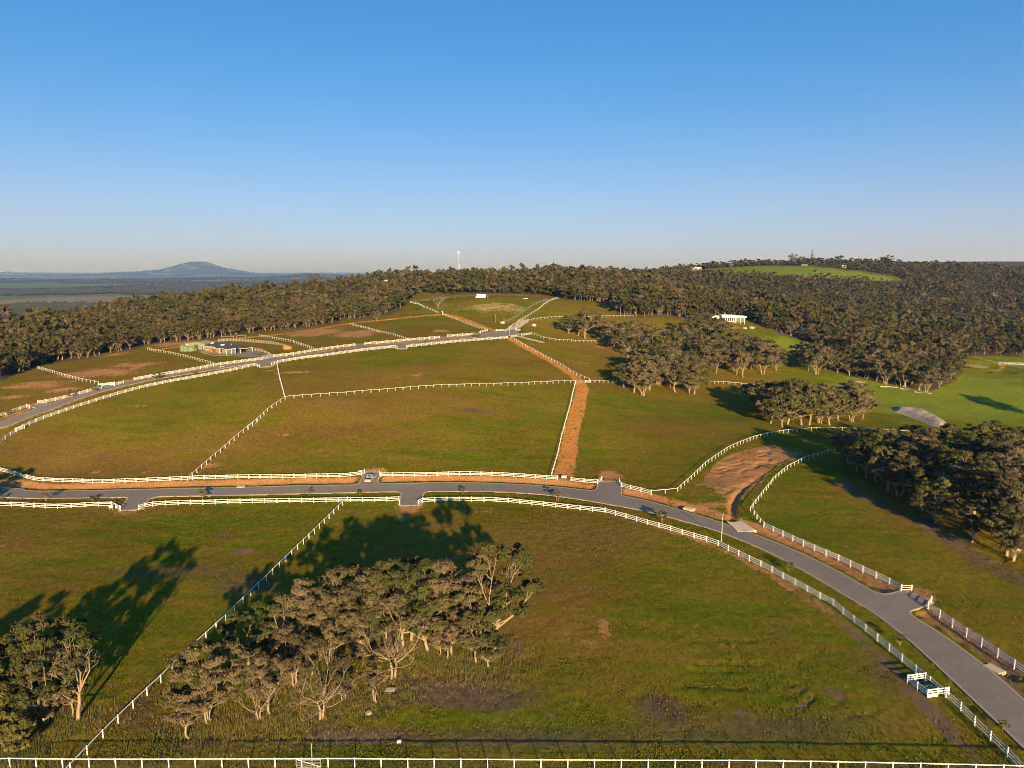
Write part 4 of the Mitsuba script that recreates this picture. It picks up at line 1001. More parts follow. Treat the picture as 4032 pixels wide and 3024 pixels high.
def fence(line, rails, label, gap=3.05, wires=False):
    P = run_posts(line, gap)
    P = np.column_stack([P, ground(P[:, 0], P[:, 1])])
    k = thing('white_rail_fence' if rails == 3 else 'single_rail_fence', label, 'fence', None)
    d = np.gradient(P[:, :2], axis=0)
    src = POST3 if rails == 3 else POST1
    for p, t in zip(P, d):
        part(k, 'post', {**src, 'to_world': T().translate(p.tolist()).rotate([0, 0, 1], math.degrees(math.atan2(t[1], t[0])))}, None)
    for z0 in ((1.06, .66, .26) if rails == 3 else (1.09,)):
        part(k, 'rail', board(P, z0, 0.052 if rails == 3 else .10, 0.11 if rails == 3 else .08), 'white_rail')
    if wires:
        part(k, 'wire', join([board(P, z, .012, .012) for z in (.2, .42, .64, .86)]), 'dark_metal', kind='stuff')
    return k


FL = dict(
    oval_far_a='three-rail white fence on the near side of the far road, ending at the crossroads', oval_far_b='three-rail white fence beside the far road, across from the brick house gate', oval_far_c='long three-rail white fence curving along the far road to the left frame edge',
    oval_near_a='three-rail white fence beyond the near road, from the left edge to the parked ute', oval_near_b='three-rail white fence beyond the near road, between the parked ute and the orange track', track_gate_bit='short three-rail white fence right of the orange track at the near road',
    east_near='short three-rail white fence right of the red driveway, turning single-rail', east_single='long single-rail white fence curving above the eroded bare slope', div_a='single-rail white fence climbing between the two big near paddocks', div_b='short single-rail white fence joining the paddock corner to the far road',
    div_c='long single-rail white fence running across the middle paddocks', div_d='steep single-rail white fence left of the wide orange track', gate_side='very short white fence right of the metal track gate', track_side='single-rail white fence right of the orange track below the crossroads',
    cross_bit_a='short white fence at the crossroads beside the lamp post', paddock_right_a='single-rail white fence running right from the track gate behind trees', outer_a='three-rail white fence beyond the far road at the left frame edge', outer_b='three-rail white fence beyond the far road with two round bushes',
    outer_c='short three-rail white fence right of the trough pen on the far road', outer_d='three-rail white fence below the brick house, left of its gate', outer_e='three-rail white fence beyond the far road, right of the house gate', outer_f='three-rail white fence beyond the far road, middle stretch', outer_g='three-rail white fence beyond the far road, next to the crossroads',
    cross_bit_b='short white fence at the top of the crossroads', lane_left='single-rail white fence on the left of the pale gravel lane', cross_bit_c='tiny white fence corner at the foot of the gravel lane', lane_right='single-rail white fence on the right of the gravel lane, bending right',
    cross_bit_d='white fence ends right of the crossroads by the reddish bush', paddock_right_b='single-rail white fence running right from the crossroads into the trees', lot_a='single-rail white fence between the two leftmost upper lots', lot_b='single-rail white fence on the left of the brick house lot', lot_c='single-rail white fence on the right of the brick house lot',
    lot_d='single-rail white fence dividing the upper middle lots', lot_e='single-rail white fence above the top dirt track by the lone bare gum', lot_f='single-rail white fence beside the dirt track down to the crossroads', front='single-rail white fence with wires along the bottom of the photo', boundary='single-rail white fence running diagonally left of the grove',
    near_a='three-rail white fence on the near verge at the left, with a small sign', near_b='three-rail white fence on the near verge between the two left driveways', near_c='long three-rail white fence following the bend of the near road', right_outer_a='three-rail white fence on the outer side of the road bend', right_outer_b='three-rail white fence on the outer side of the road at the right frame edge',
    right_curve='single-rail white fence curving into the dark wood')
for k_, (rails_, line_) in fences.items():
    line_ = [tuple(q) for q in line_]
    fence(line_, rails_, FL[k_], 3.05 if rails_ == 3 else 3.15, wires=k_ == 'front')
PT = L['pts']


# white trough pens
def pen(corners, label, low):
    C_ = np.array(corners, float)
    P = np.column_stack([C_, ground(C_[:, 0], C_[:, 1])])
    k = thing('trough_pen', label, 'pen')
    for p in P:
        part(k, 'post', {**POST3, 'to_world': T().translate(p.tolist())}, None)
    for z0 in (1.06, .72, .38):
        part(k, 'rail', board(P, z0, .05, .15), 'white_rail')
    part(k, 'base_board', board(P[low:low + 2] if low is not None else P, .0, .045, .30), 'white_rail')


pen([(58.4, 95.6), (57.0, 95.3), (55.6, 95.0), (56.0, 93.2), (56.4, 91.4), (57.9, 91.7), (59.6, 92.0)], 'white railed pen round a dark green trough beside the lower right road fence', 4)
pen([(-163.3, 285.0), (-164.6, 287.2), (-162.2, 288.6), (-159.6, 290.2), (-158.4, 287.7)], 'white railed pen round a green trough beside the far road', None)
for x_, y_, a_, lb in ((57.6, 93.6, .35, 'dark green water trough inside the lower right white pen'), (-161.4, 287.2, .5, 'dark green water trough inside the far white pen')):
    f_ = Frame(x_, y_, a_)
    k = thing('water_trough', lb, 'trough')
    part(k, 'tub', f_(join([box(-1.1, 1.1, -.75, .75, .0, .08), box(-1.1, -1.02, -.75, .75, .08, .62), box(1.02, 1.1, -.75, .75, .08, .62), box(-1.02, 1.02, -.75, -.67, .08, .62), box(-1.02, 1.02, .67, .75, .08, .62)])), 'box_green')
    part(k, 'water', f_(box(-1.02, 1.02, -.67, .67, .3, .5)), 'dark_glass')
    part(k, 'float_cover', f_(join([box(-.7, -.2, -.3, .3, .5, .68), box(.1, .6, -.3, .3, .5, .66)])), 'box_green')


# gates
def gate(a, b, key, m, label, h=1.15, z0=.1, leaves=2):
    a, b = np.array([*a, gz(*a)]), np.array([*b, gz(*b)])
    k = thing(key, label, 'gate')
    for q in range(leaves):
        p, r = a + (b - a) * q / leaves, a + (b - a) * (q + .97) / leaves
        up = np.array([0, 0, 1.0])
        fr = [cyl(.03, p + up * z0, r + up * z0, 6), cyl(.03, p + up * h, r + up * h, 6), cyl(.03, p + up * z0, p + up * h, 6), cyl(.03, r + up * z0, r + up * h, 6)]
        fr.append(cyl(.022, p + up * (h if q == 0 else z0), r + up * (z0 if q == 0 else h), 6))
        part(k, 'frame', join(fr), m)
        part(k, 'bars', join([cyl(.014, p + up * z, r + up * z, 5) for z in np.linspace(z0 + .2, h - .2, 4)]), m, kind='stuff')


gate((27.9, 313.4), (31.9, 317.0), 'farm_gate', 'galv', 'grey metal double gate across the wide orange track')
gate((-114.2, 333.6), (-111.2, 337.3), 'drive_gate', 'white_rail', 'white lattice double gate at the brick house driveway', 1.3)
gate((-25.4, 78.0), (-22.4, 78.0), 'field_gate', 'galv', 'grey metal gate in the front single-rail fence', 1.1, leaves=1)
gate((-219.8, 335.6), (-217.4, 333.9), 'end_gate', 'white_rail', 'small white gate at the upper left end of a lot fence', leaves=1)
k = thing('timber_rail', 'pair of weathered timber rails at the wood edge behind the shed', 'fence')
for (a, b) in (((-166.8, 418.8), (-159.6, 418.6)), ((-158.2, 418.6), (-152.6, 418.2))):
    A_, B_ = np.array([*a, gz(*a)]), np.array([*b, gz(*b)])
    for p in (A_, B_):
        part(k, 'post', cyl(.11, p - [0, 0, .2], p + [0, 0, 1.5], 7), 'timber')
    part(k, 'rail', cyl(.09, A_ + [0, 0, 1.3], B_ + [0, 0, 1.3], 7), 'timber')
k = thing('marker_post', 'white marker post with a cap beside the upper dirt track', 'post')
p = np.array(PT['whitegate'])
part(k, 'shaft', cyl(.16, p - [0, 0, .2], p + [0, 0, 1.7], 8), 'white_paint')
part(k, 'cap', cyl(.36, p + [0, 0, 1.7], p + [0, 0, 2.2], 10, .3), 'white_paint')
k = thing('steel_post', 'tall thin grey steel post at the gate in the front fence', 'post')
p = np.array([-23.6, 78.3, gz(-23.6, 78.3)])
part(k, 'shaft', cyl(.045, p - [0, 0, .3], p + [0, 0, 2.9], 8), 'galv')
part(k, 'cap', cyl(.06, p + [0, 0, 2.9], p + [0, 0, 2.95], 8), 'galv')

# wire and net fences of the motorhome paddock
def wirefence(line, label, m, name, net):
    P = along(line, 3.6)
    P = np.column_stack([P, ground(P[:, 0], P[:, 1])])
    k = thing(name, label, 'fence')
    for p in P:
        part(k, 'post', cyl(.05, p - [0, 0, .2], p + [0, 0, 1.45], 5), m if net else 'grey_timber')
    part(k, 'net' if net else 'wire', join([board(P, z, .012, .016 if net else .012) for z in (np.linspace(.1, 1.35, 9) if net else (.3, .7, 1.1, 1.35))]), m, kind='stuff')


wirefence([(-4.4, 457.3), (26.6, 552.8)], 'thin bluish-green net fence beside the upper gravel lane', 'teal_net', 'net_fence', True)
wirefence([(-78, 583), (-50, 585), (-18, 582), (12, 578), (27, 562)], 'thin wire fence along the trees behind the motorhome', 'galv', 'wire_fence', False)


# ---------------------------------------------------------------- lamps, tower
def lamp(x, y, h, reach, ang, label):
    f_ = Frame(x, y, ang)
    k = thing('street_lamp', label, 'street lamp')
    part(k, 'pole', f_(join([cyl(.15, (0, 0, -.3), (0, 0, .35), 10), cyl(.095, (0, 0, .3), (0, 0, h * .8), 10, .07)])), 'galv')
    tt = np.linspace(0, 1, 8)
    part(k, 'arm', f_(tube(np.stack([reach * tt ** 1.6, 0 * tt, h * .8 + h * .2 * np.sin(tt * np.pi / 2)], 1), np.linspace(.07, .045, 8), 8)), 'galv')
    part(k, 'lamp_head', f_(prism([(reach - .05, h - .06), (reach + .6, h - .02), (reach + .62, h + .06), (reach + .1, h + .12), (reach - .05, h + .06)], -.14, .14)), 'dark_metal')


lamp(44.9, 149.6, 5.9, 1.6, 1.15, 'slender grey street lamp beside the bend of the near road')
lamp(-1.4, 413.5, 6.0, 1.4, 2.0, 'slender grey street lamp at the far crossroads')
x_, y_ = PT['tower'][:2]
f_ = Frame(x_, y_, 0, 42)
k = thing('phone_tower', 'tall pale phone mast standing on the wooded ridge', 'tower')
part(k, 'mast', f_(join([cyl(.3, (0, 0, 0), (0, 0, 16), 10, .26), cyl(.26, (0, 0, 16), (0, 0, 31), 10, .2)])), 'mast_grey')
part(k, 'platform', f_(join([cyl(.8, (0, 0, 30.9), (0, 0, 31.1), 12), cyl(.1, (0, 0, 31.2), (0, 0, 33.9), 6)])), 'mast_grey')
for q in range(3):
    a = q * 2.094 + .6
    part(k, 'antenna', f_(join([box(1.25 * math.cos(a) - .22, 1.25 * math.cos(a) + .22, 1.25 * math.sin(a) - .14, 1.25 * math.sin(a) + .14, 31.3, 33.7)])), 'mast_grey')
part(k, 'dish', f_(cyl(.6, (1.0, -.5, 17.5), (1.0, -.1, 17.5), 14)), 'mast_grey')
part(k, 'dish_bracket', f_(box(.2, 1.0, -.25, -.12, 17.3, 17.65)), 'mast_grey')

# ---------------------------------------------------------------- ute, motorhome
f_ = Frame(-38.6, 192.9, math.radians(-6), gz(-38.6, 192.9) + .06)
k = thing('ute', 'silver ute parked nose-in on the near road driveway, seen from behind', 'ute')
sec = lambda z0, w0, z1, w1, y0, y1: None
body_ = prism([(-2.6, .52), (-2.62, 1.02), (-2.55, 1.06), (-.72, 1.08), (.9, 1.1), (2.35, 1.02), (2.6, .86), (2.66, .5), (2.2, .42), (-2.2, .42)], -.9, .9, 'x')
part(k, 'body', f_(body_), 'silver_paint')
v = np.array([[-.78, 1.06, -.86], [.95, 1.08, -.86], [.28, 1.76, -.66], [-.58, 1.78, -.66], [-.78, 1.06, .86], [.95, 1.08, .86], [.28, 1.76, .66], [-.58, 1.78, .66]])[:, [2, 0, 1]]
cab = trimesh.Trimesh(v, [], process=False).convex_hull
part(k, 'cab', f_(cab), 'silver_paint')
part(k, 'rear_window', f_(quads([[-.62, -.735, 1.28], [.62, -.735, 1.28], [.55, -.615, 1.70], [-.55, -.615, 1.70]], [[0, 1, 2], [0, 2, 3]])), 'dark_glass')
part(k, 'windscreen', f_(quads([[-.68, .80, 1.28], [.68, .80, 1.28], [.58, .38, 1.70], [-.58, .38, 1.70]], [[0, 1, 2], [0, 2, 3]])), 'dark_glass')
for s in (-1, 1):
    part(k, 'side_window', f_(quads([[s * .855, -.60, 1.16], [s * .855, .76, 1.18], [s * .70, .26, 1.68], [s * .70, -.5, 1.68]], [[0, 1, 2], [0, 2, 3]])), 'dark_glass')
part(k, 'tonneau_cover', f_(box(-.80, .80, -2.5, -.82, 1.07, 1.11)), 'black_plastic')
part(k, 'tailgate', f_(box(-.78, .78, -2.665, -2.60, .58, 1.03)), 'silver_paint')
part(k, 'bumper', f_(box(-.88, .88, -2.76, -2.60, .40, .56)), 'galv')
part(k, 'number_plate', f_(box(-.19, .19, -2.775, -2.762, .43, .53)), 'white_paint')
for s in (-1, 1):
    part(k, 'tail_light', f_(box(min(s * .79, s * .91), max(s * .79, s * .91), -2.67, -2.60, .62, 1.0)), 'red_plastic')
    part(k, 'mirror', f_(box(min(s * .9, s * 1.1), max(s * .9, s * 1.1), .55, .70, 1.14, 1.32)), 'black_plastic')
    for yy in (-1.65, 1.7):
        w_ = part(k, 'wheel', f_(cyl(.39, (s * .68, yy, .39), (s * .92, yy, .39), 16)), 'black_plastic')
        part(w_, 'rim', f_(cyl(.22, (s * .92, yy, .39), (s * .935, yy, .39), 12)), 'galv')

f_ = Frame(PT['caravan'][0] + .2, PT['caravan'][1] + 1, math.radians(2))
k = thing('motorhome', 'white motorhome parked in the grassy upper paddock', 'motorhome')
part(k, 'body', f_(prism([(-3.6, .5), (-3.65, .95), (-3.0, 1.25), (-2.55, 2.1), (-2.75, 2.9), (3.4, 2.95), (3.55, 2.7), (3.55, .62), (3.1, .5)], -1.15, 1.15)), 'white_paint')
part(k, 'windscreen', f_(quads([[-3.03, -1.0, 1.30], [-3.03, 1.0, 1.30], [-2.60, 1.0, 2.05], [-2.60, -1.0, 2.05]], [[0, 1, 2], [0, 2, 3]])), 'dark_glass')
for a, b, c_, d in ((-2.3, -1.6, 1.75, 2.1), (-.95, -.45, 1.6, 2.3), (2.75, 3.0, 1.2, 1.7), (.3, 1.1, 1.8, 2.1)):
    part(k, 'window', f_(box(a, b, -1.165, -1.152, c_, d)), 'dark_glass')
part(k, 'door', f_(box(-.3, .25, -1.168, -1.152, .65, 2.4)), 'cream')
part(k, 'roof_hatch', f_(join([box(-2.2, -1.5, -.4, .4, 2.94, 3.15), box(-.4, .3, -.4, .4, 2.94, 3.15)])), 'white_paint')
for xx in (-2.85, .35):
    for s in (-1, 1):
        part(k, 'wheel', f_(cyl(.38, (xx, s * .95, .38), (xx, s * 1.17, .38), 14)), 'black_plastic')
# dark pile of sticks and a post beside it
k = thing('scrap_pile', 'dark pile of sticks round an upright pole beside the motorhome', 'pile')
sr = np.random.default_rng(3)
x_, y_ = PT['trailer'][:2]
f_ = Frame(x_ + .5, y_ + 1, 0)
part(k, 'sticks', f_(join([cyl(.07, (sr.uniform(-1, 1), sr.uniform(-.6, .6), 0), (sr.uniform(-.5, .5), sr.uniform(-.3, .3), sr.uniform(.8, 1.9)), 5, .04) for _ in range(22)] + [cyl(.1, (-3.6, -.9, .12), (.6, -.6, .2), 6)])), 'dark_metal')
part(k, 'pole', f_(cyl(.06, (0, 0, 0), (0, 0, 3.1), 6)), 'galv')
k = thing('white_beam', 'long white beam lying on the upper paddock grass', 'beam')
f_ = Frame(PT['white_beam'][0], PT['white_beam'][1], .02)
part(k, 'beam', f_(box(-1.7, 1.7, -.15, .15, .05, .32)), 'white_paint')
part(k, 'end_block', f_(box(-1.9, -1.3, -.22, .22, 0, .4)), 'white_paint')


# ---------------------------------------------------------------- brick house and its yard
HX, HA = (-155.2, 367.7), math.atan2(-.607, .794)
f_ = Frame(*HX, HA, 16.75)
k = thing('brick_house', 'long brick house with a dark blue hipped roof and a verandah', 'house')
part(k, 'wall', f_(join([box(0, 17.1, 0, .25, -.6, 2.6), box(0, .25, .25, 8.6, -.6, 2.6), box(0.25, 17.1, 8.35, 8.6, -.6, 2.6), box(16.85, 17.1, .25, 8.35, -.6, 2.6)])), 'brick')
part(k, 'plinth', f_(box(-.2, 23.4, -2.2, 8.8, -1.2, .02)), 'gravel_dark')
wn = [(1.4, 2.9), (5.0, 6.6), (12.6, 14.2)]
for a, b in wn:
    w_ = part(k, 'window', f_(box(a, b, -.03, .02, .75, 2.1)), 'dark_glass')
    part(w_, 'frame', f_(join([box(a - .08, b + .08, -.06, -.031, 2.1, 2.18), box(a - .08, b + .08, -.08, -.031, .67, .75), box(a - .08, a, -.06, -.031, .75, 2.1), box(b, b + .08, -.06, -.031, .75, 2.1), box((a + b) / 2 - .04, (a + b) / 2 + .04, -.06, -.031, .75, 2.1)])), 'white_paint')
dr_ = part(k, 'door', f_(box(15.3, 16.2, -.04, .02, .03, 2.1)), 'dark_glass')
part(dr_, 'frame', f_(join([box(15.2, 15.3, -.07, -.0, .03, 2.2), box(16.2, 16.3, -.07, 0, .03, 2.2)])), 'white_paint')


def hip(x0, x1, y0, y1, z0, rise, ends=(1, 1)):
    h = (y1 - y0) / 2
    a, b = x0 + h * ends[0], x1 - h * ends[1]
    P = [[x0, y0, z0], [x1, y0, z0], [x1, y1, z0], [x0, y1, z0], [a, (y0 + y1) / 2, z0 + rise], [b, (y0 + y1) / 2, z0 + rise]]
    F = [[0, 1, 5], [0, 5, 4], [1, 2, 5], [2, 3, 4], [2, 4, 5], [3, 0, 4], [0, 2, 1], [0, 3, 2]]
    return quads(P, F)


rf = part(k, 'roof', f_(join([hip(-.6, 23.6, -.7, 9.2, 2.62, 2.1), hip(12.6, 24.4, -2.6, 5.6, 2.6, 1.5), hip(17.6, 26.6, 2.2, 10.2, 2.58, 1.6)])), 'roof_blue')
part(rf, 'fascia', f_(join([box(-.62, 12.6, -.74, -.68, 2.54, 2.66), box(12.6, 24.4, -2.66, -2.60, 2.52, 2.64), box(24.4, 24.46, -2.66, 2.2, 2.46, 2.64), box(-.66, -.60, -.74, 9.2, 2.48, 2.66), box(26.6, 26.66, 2.2, 10.2, 2.44, 2.6)])), 'white_paint')
for (x0, y0, z0) in ((3.6, 1.6, 3.75), (15.6, -.2, 3.75)):
    part(rf, 'gable_vent', f_(prism([(x0 - 1.0, z0), (x0 + 1.0, z0), (x0, z0 + .62)], y0, y0 + 1.6)), 'cream')
part(rf, 'vent_pipe', f_(cyl(.07, (20.5, 2.5, 3.2), (20.5, 2.5, 4.6), 6)), 'white_paint')
for q, (x0, y0) in enumerate(((17.4, -2.3), (23.0, -2.3), (24.1, -.2), (24.1, 2.0), (26.3, 3.4), (26.3, 9.8))):
    part(k, 'verandah_post', f_(box(x0 - .09, x0 + .09, y0 - .09, y0 + .09, -.9, 2.58)), 'white_paint')
for (y0, y1) in ((-.05, 1.9), (-2.15, -.35)):
    part(k, 'cafe_blind', f_(box(24.05, 24.10, y0, y1, .1, 2.45)), 'blind_grey')
part(k, 'garage_wall', f_(join([box(18.2, 18.4, 3.0, 9.6, -.6, 2.55), box(18.4, 26.2, 9.4, 9.6, -.9, 2.55)])), 'blind_grey')
for q, (x0, r_) in enumerate(((8.6, .28), (10.4, .3), (14.6, .34), (16.4, .26))):
    kk = thing('plant_pot', ['small terracotta pot plant on the house front, leftmost', 'terracotta pot plant with a cactus on the house front', 'large terracotta pot plant by the house door', 'terracotta pot plant at the verandah corner'][q], 'pot plant')
    part(kk, 'pot', f_(cyl(r_ * .75, (x0, -.9, .02), (x0, -.9, .62), 10, r_)), 'terracotta')
    rg = np.random.default_rng(40 + q)
    P_, F_ = cards(np.array([x0, -.9, 1.0]) + rg.normal(0, .22, (60, 3)) * [1, 1, 1.4], rg.normal(0, 1, (60, 3)), .16, rg)
    part(kk, 'foliage', f_((trimesh.Trimesh(P_, F_, process=False))), 'leaf_c')
kk = thing('outdoor_table', 'timber table and bench under the house verandah', 'table')
part(kk, 'top', f_(box(18.6, 20.6, -1.5, -.5, .72, .80)), 'timber')
for x0 in (18.7, 20.4):
    for y0 in (-1.4, -.65):
        part(kk, 'leg', f_(box(x0, x0 + .1, y0, y0 + .1, .02, .72)), 'timber')
kk = thing('small_car', 'dark blue car parked under the house carport', 'car')
part(kk, 'body', f_(prism([(22.0, -.45), (22.0, .25), (22.6, .4), (23.2, .95), (25.0, .95), (25.8, .35), (26.0, .2), (26.0, -.45)], 5.4, 7.1)), 'roof_blue')
part(kk, 'window', f_(quads([[25.07, 5.55, .90], [25.07, 6.95, .90], [25.72, 6.95, .44], [25.72, 5.55, .44]], [[0, 1, 2], [0, 2, 3]])), 'dark_glass')
for x0 in (22.8, 25.2):
    part(kk, 'wheel', f_(cyl(.32, (x0, 5.36, -.42), (x0, 5.56, -.42), 12)), 'black_plastic')
# garden edge, lawn
struct('lawn_edge', slab(LineString([f_.at(2, -3.2)[:2], f_.at(12, -5.2)[:2], f_.at(20, -6.4)[:2], f_.at(25.5, -5.0)[:2], f_.at(26.5, -2.5)[:2]]).buffer(.12), .10, -.2), 'kerb_stone', label='curved pale concrete edge of the house lawn')

# shed
SA = math.atan2(-2.0, 9.5)
f_ = Frame(-167.6, 376.6, SA, 16.5)
k = thing('shed', 'pale green gabled shed left of the brick house', 'shed')
part(k, 'wall', f_(prism([(0, -.8), (9.7, -.8), (9.7, 3.1), (4.85, 3.95), (0, 3.1)], 0, 9)), 'shed_green')
part(k, 'roof', f_(join([quads([[-.25, -.3, 3.08], [4.85, -.3, 4.02], [4.85, 9.3, 4.02], [-.25, 9.3, 3.08]], [[0, 1, 2], [0, 2, 3]]), quads([[4.85, -.3, 4.02], [9.95, -.3, 3.08], [9.95, 9.3, 3.08], [4.85, 9.3, 4.02]], [[0, 1, 2], [0, 2, 3]])])), 'shed_green')
part(k, 'lean_to', f_(join([box(-3.2, -.05, 2.4, 2.5, -.8, 2.6), box(-3.2, -3.1, 2.5, 8.8, -.8, 2.6), box(-3.4, -.02, 2.2, 9, 2.62, 2.7)])), 'galv')
dk = part(k, 'door', f_(box(7.8, 8.7, -.05, .0, -.1, 2.0)), 'dark_metal')
part(dk, 'frame', f_(join([box(7.72, 7.8, -.07, 0, -.1, 2.08), box(8.7, 8.78, -.07, 0, -.1, 2.08)])), 'white_paint')
part(k, 'awning_window', f_(box(4.4, 5.6, -.35, -.0, 1.3, 2.0)), 'dark_metal')
for q, (x0, y0, r_, h_) in enumerate(((-168.4, 372.6, 1.5, 2.9), (-166.3, 370.9, 1.3, 2.6), (-163.6, 371.1, 2.1, 2.2))):
    kk = thing('water_tank', ['tall green water tank nearest the shed wall, leftmost', 'tall green water tank in the middle of the three', 'wide low green water tank beside the driveway'][q], 'water tank')
    b_ = np.array([x0, y0, 16.15])
    part(kk, 'shell', cyl(r_, b_ - [0, 0, .3], b_ + [0, 0, h_], 28), 'tank_green', smooth=40)
    part(kk, 'lid', join([cyl(r_ * 1.02, b_ + [0, 0, h_ + .005], b_ + [0, 0, h_ + .35], 28, .3), cyl(.3, b_ + [0, 0, h_ + .34], b_ + [0, 0, h_ + .5], 12)]), 'tank_green', smooth=40)
kk = thing('palm', 'small potted palm in front of the green shed', 'palm')
b_ = np.array([-161.6, 371.8, gz(-161.6, 371.8)])
part(kk, 'pot', cyl(.5, b_, b_ + [0, 0, .9], 12, .62), 'terracotta')
rg = np.random.default_rng(60)
part(kk, 'trunk', cyl(.08, b_ + [0, 0, .8], b_ + [0, 0, 2.0], 6), 'timber')
P_, F_ = cards(b_ + [0, 0, 2.4] + rg.normal(0, .4, (70, 3)), rg.normal(0, 1, (70, 3)), .3, rg, .3)
part(kk, 'crown', trimesh.Trimesh(P_, F_, process=False), 'leaf_c')


# retaining walls of concrete sleepers
def sleeper_wall(line, h, label):
    P = along(line, 2.4)
    k = thing('sleeper_wall', label, 'retaining wall')
    for q, (a, b) in enumerate(zip(P[:-1], P[1:])):
        za, zb = gz(*a), gz(*b)
        hh = h(q / max(len(P) - 2, 1))
        pa, pb = np.array([*a, min(za, zb) - .3]), np.array([*b, min(za, zb) - .3])
        part(k, 'panel', board(np.array([pa, pb]), 0, .12, hh + .3), 'grey_timber')
        part(k, 'post', {**WPOST, 'to_world': T().translate([float(a[0]), float(a[1]), float(za)]).scale([1, 1, (hh + .06) / 1.0])}, None)


WPOST = mikit.ply(box(-.11, .11, -.11, .11, -.2, 1.0), 'concrete')
sleeper_wall([(-163, 405), (-159, 407.1), (-148.5, 401.3), (-137.4, 393), (-127.1, 384.1), (-115.7, 374.4)], lambda t: 1.5 if t < .8 else 1.5 - 2.2 * (t - .8) * 2, 'long grey sleeper retaining wall behind the brick house')
sleeper_wall([(-137, 372), (-129.7, 362.8), (-124.5, 358.7), (-119.8, 353), (-117.4, 349.1), (-112.6, 341)], lambda t: 1.4 if t < .6 else 1.0, 'grey sleeper wall along the right side of the house driveway')


def rock(x, y, r, h, seed, key, label, m, cat):
    s = trimesh.creation.icosphere(3)
    v = np.array(s.vertices)
    rg = np.random.default_rng(seed)
    for _ in range(7):
        d = rg.normal(0, 1, 3)
        d /= np.linalg.norm(d)
        c = rg.uniform(.55, .85)
        e = v @ d
        v -= np.maximum(e - c, 0)[:, None] * d * .85
    v += (vnoise(v[:, 0] * 3 + seed, v[:, 1] * 3 + v[:, 2] * 2, seed)[:, None] - .5) * .18 * v
    v *= [r, r * .8, h]
    s.vertices = v + [x, y, gz(x, y) + h * .35]
    put(key, mikit.ply(s, m, smooth=35))
    labels[key] = {'label': label, 'category': cat}


rock(-6.0, 455.6, 1.5, 1.2, 1, numbered('boulder'), 'tan boulder at the end of the net fence', 'boulder_stone', 'boulder')
rock(13.8, 456.6, 1.6, 1.3, 2, numbered('boulder'), 'tan boulder alone in the grass right of the gravel lane', 'boulder_stone', 'boulder')
rock(-111.6, 361.5, 2.2, 1.9, 3, numbered('sand_mound'), 'heap of orange sand at the end of the long sleeper wall', 'sand', 'heap')
rock(-19.0, 88.6, .55, .3, 4, numbered('boulder'), 'small pale stone in the grass in front of the grove', 'granite', 'boulder')
rr_ = np.random.default_rng(12)
for q, (x_, y_, lb) in enumerate(((186, 505, 'granite boulder on the green slope below the white house, leftmost'), (194, 470, 'granite boulder in the middle of the green slope'), (205, 478, 'granite boulder by the woodland on the green slope'), (160, 503, 'granite boulder in front of the white house'), (166, 506, 'second granite boulder in front of the white house'))):
    rock(x_, y_, rr_.uniform(1.2, 2.2), rr_.uniform(.8, 1.3), 20 + q, numbered('boulder'), lb, 'granite', 'boulder')
# palms on the motorhome paddock
for q, (x_, y_, h_) in enumerate(((-10.4, 468.5, 4.2), (-10.6, 458.8, 2.6), (-5.0, 459.4, 3.4))):
    b_ = np.array([x_, y_, gz(x_, y_)])
    kk = thing('grass_tree', ['tallest of three small grass trees by the upper boulder', 'shortest of three small grass trees by the upper boulder', 'mid-sized grass tree standing right behind the upper boulder'][q], 'plant')
    part(kk, 'trunk', cyl(.14, b_ - [0, 0, .2], b_ + [0, 0, h_ * .8], 7), 'bark')
    rg = np.random.default_rng(70 + q)
    P_, F_ = cards(b_ + [0, 0, h_ * .9] + rg.normal(0, .34, (80, 3)), rg.normal(0, 1, (80, 3)), .3, rg, .3)
    part(kk, 'crown', trimesh.Trimesh(P_, F_, process=False), 'leaf_c')

# rock outcrop in the right pasture
c_ = np.array(rock_poly.centroid.coords[0])
g_ = np.array([(x, y) for x in np.linspace(rock_poly.bounds[0] - 1, rock_poly.bounds[2] + 1, 60) for y in np.linspace(rock_poly.bounds[1] - 1, rock_poly.bounds[3] + 1, 60)])
dd = shapely.distance(shapely.points(g_), rock_poly.exterior) * np.where(shapely.contains_xy(rock_poly, g_[:, 0], g_[:, 1]), 1, -1)
zz = ground(g_[:, 0], g_[:, 1]) + np.where(dd > -.6, 1.5 * sm(-.5, 3.5, dd) + .9 * sm(0, 6, dd) * vfbm(g_[:, 0] * .3, g_[:, 1] * .3, 51) - .1, -1.5)
kq = (np.arange(59)[:, None] * 60 + np.arange(59)[None]).ravel()
put('rock_outcrop', mikit.ply((np.column_stack([g_, zz]), np.vstack([np.stack([kq, kq + 61, kq + 1], 1), np.stack([kq, kq + 60, kq + 61], 1)])), {'type': 'ref', 'id': 'granite'}, smooth=40))
labels['rock_outcrop'] = {'label': 'broad flat grey granite outcrop in the right-hand pasture', 'category': 'rock'}

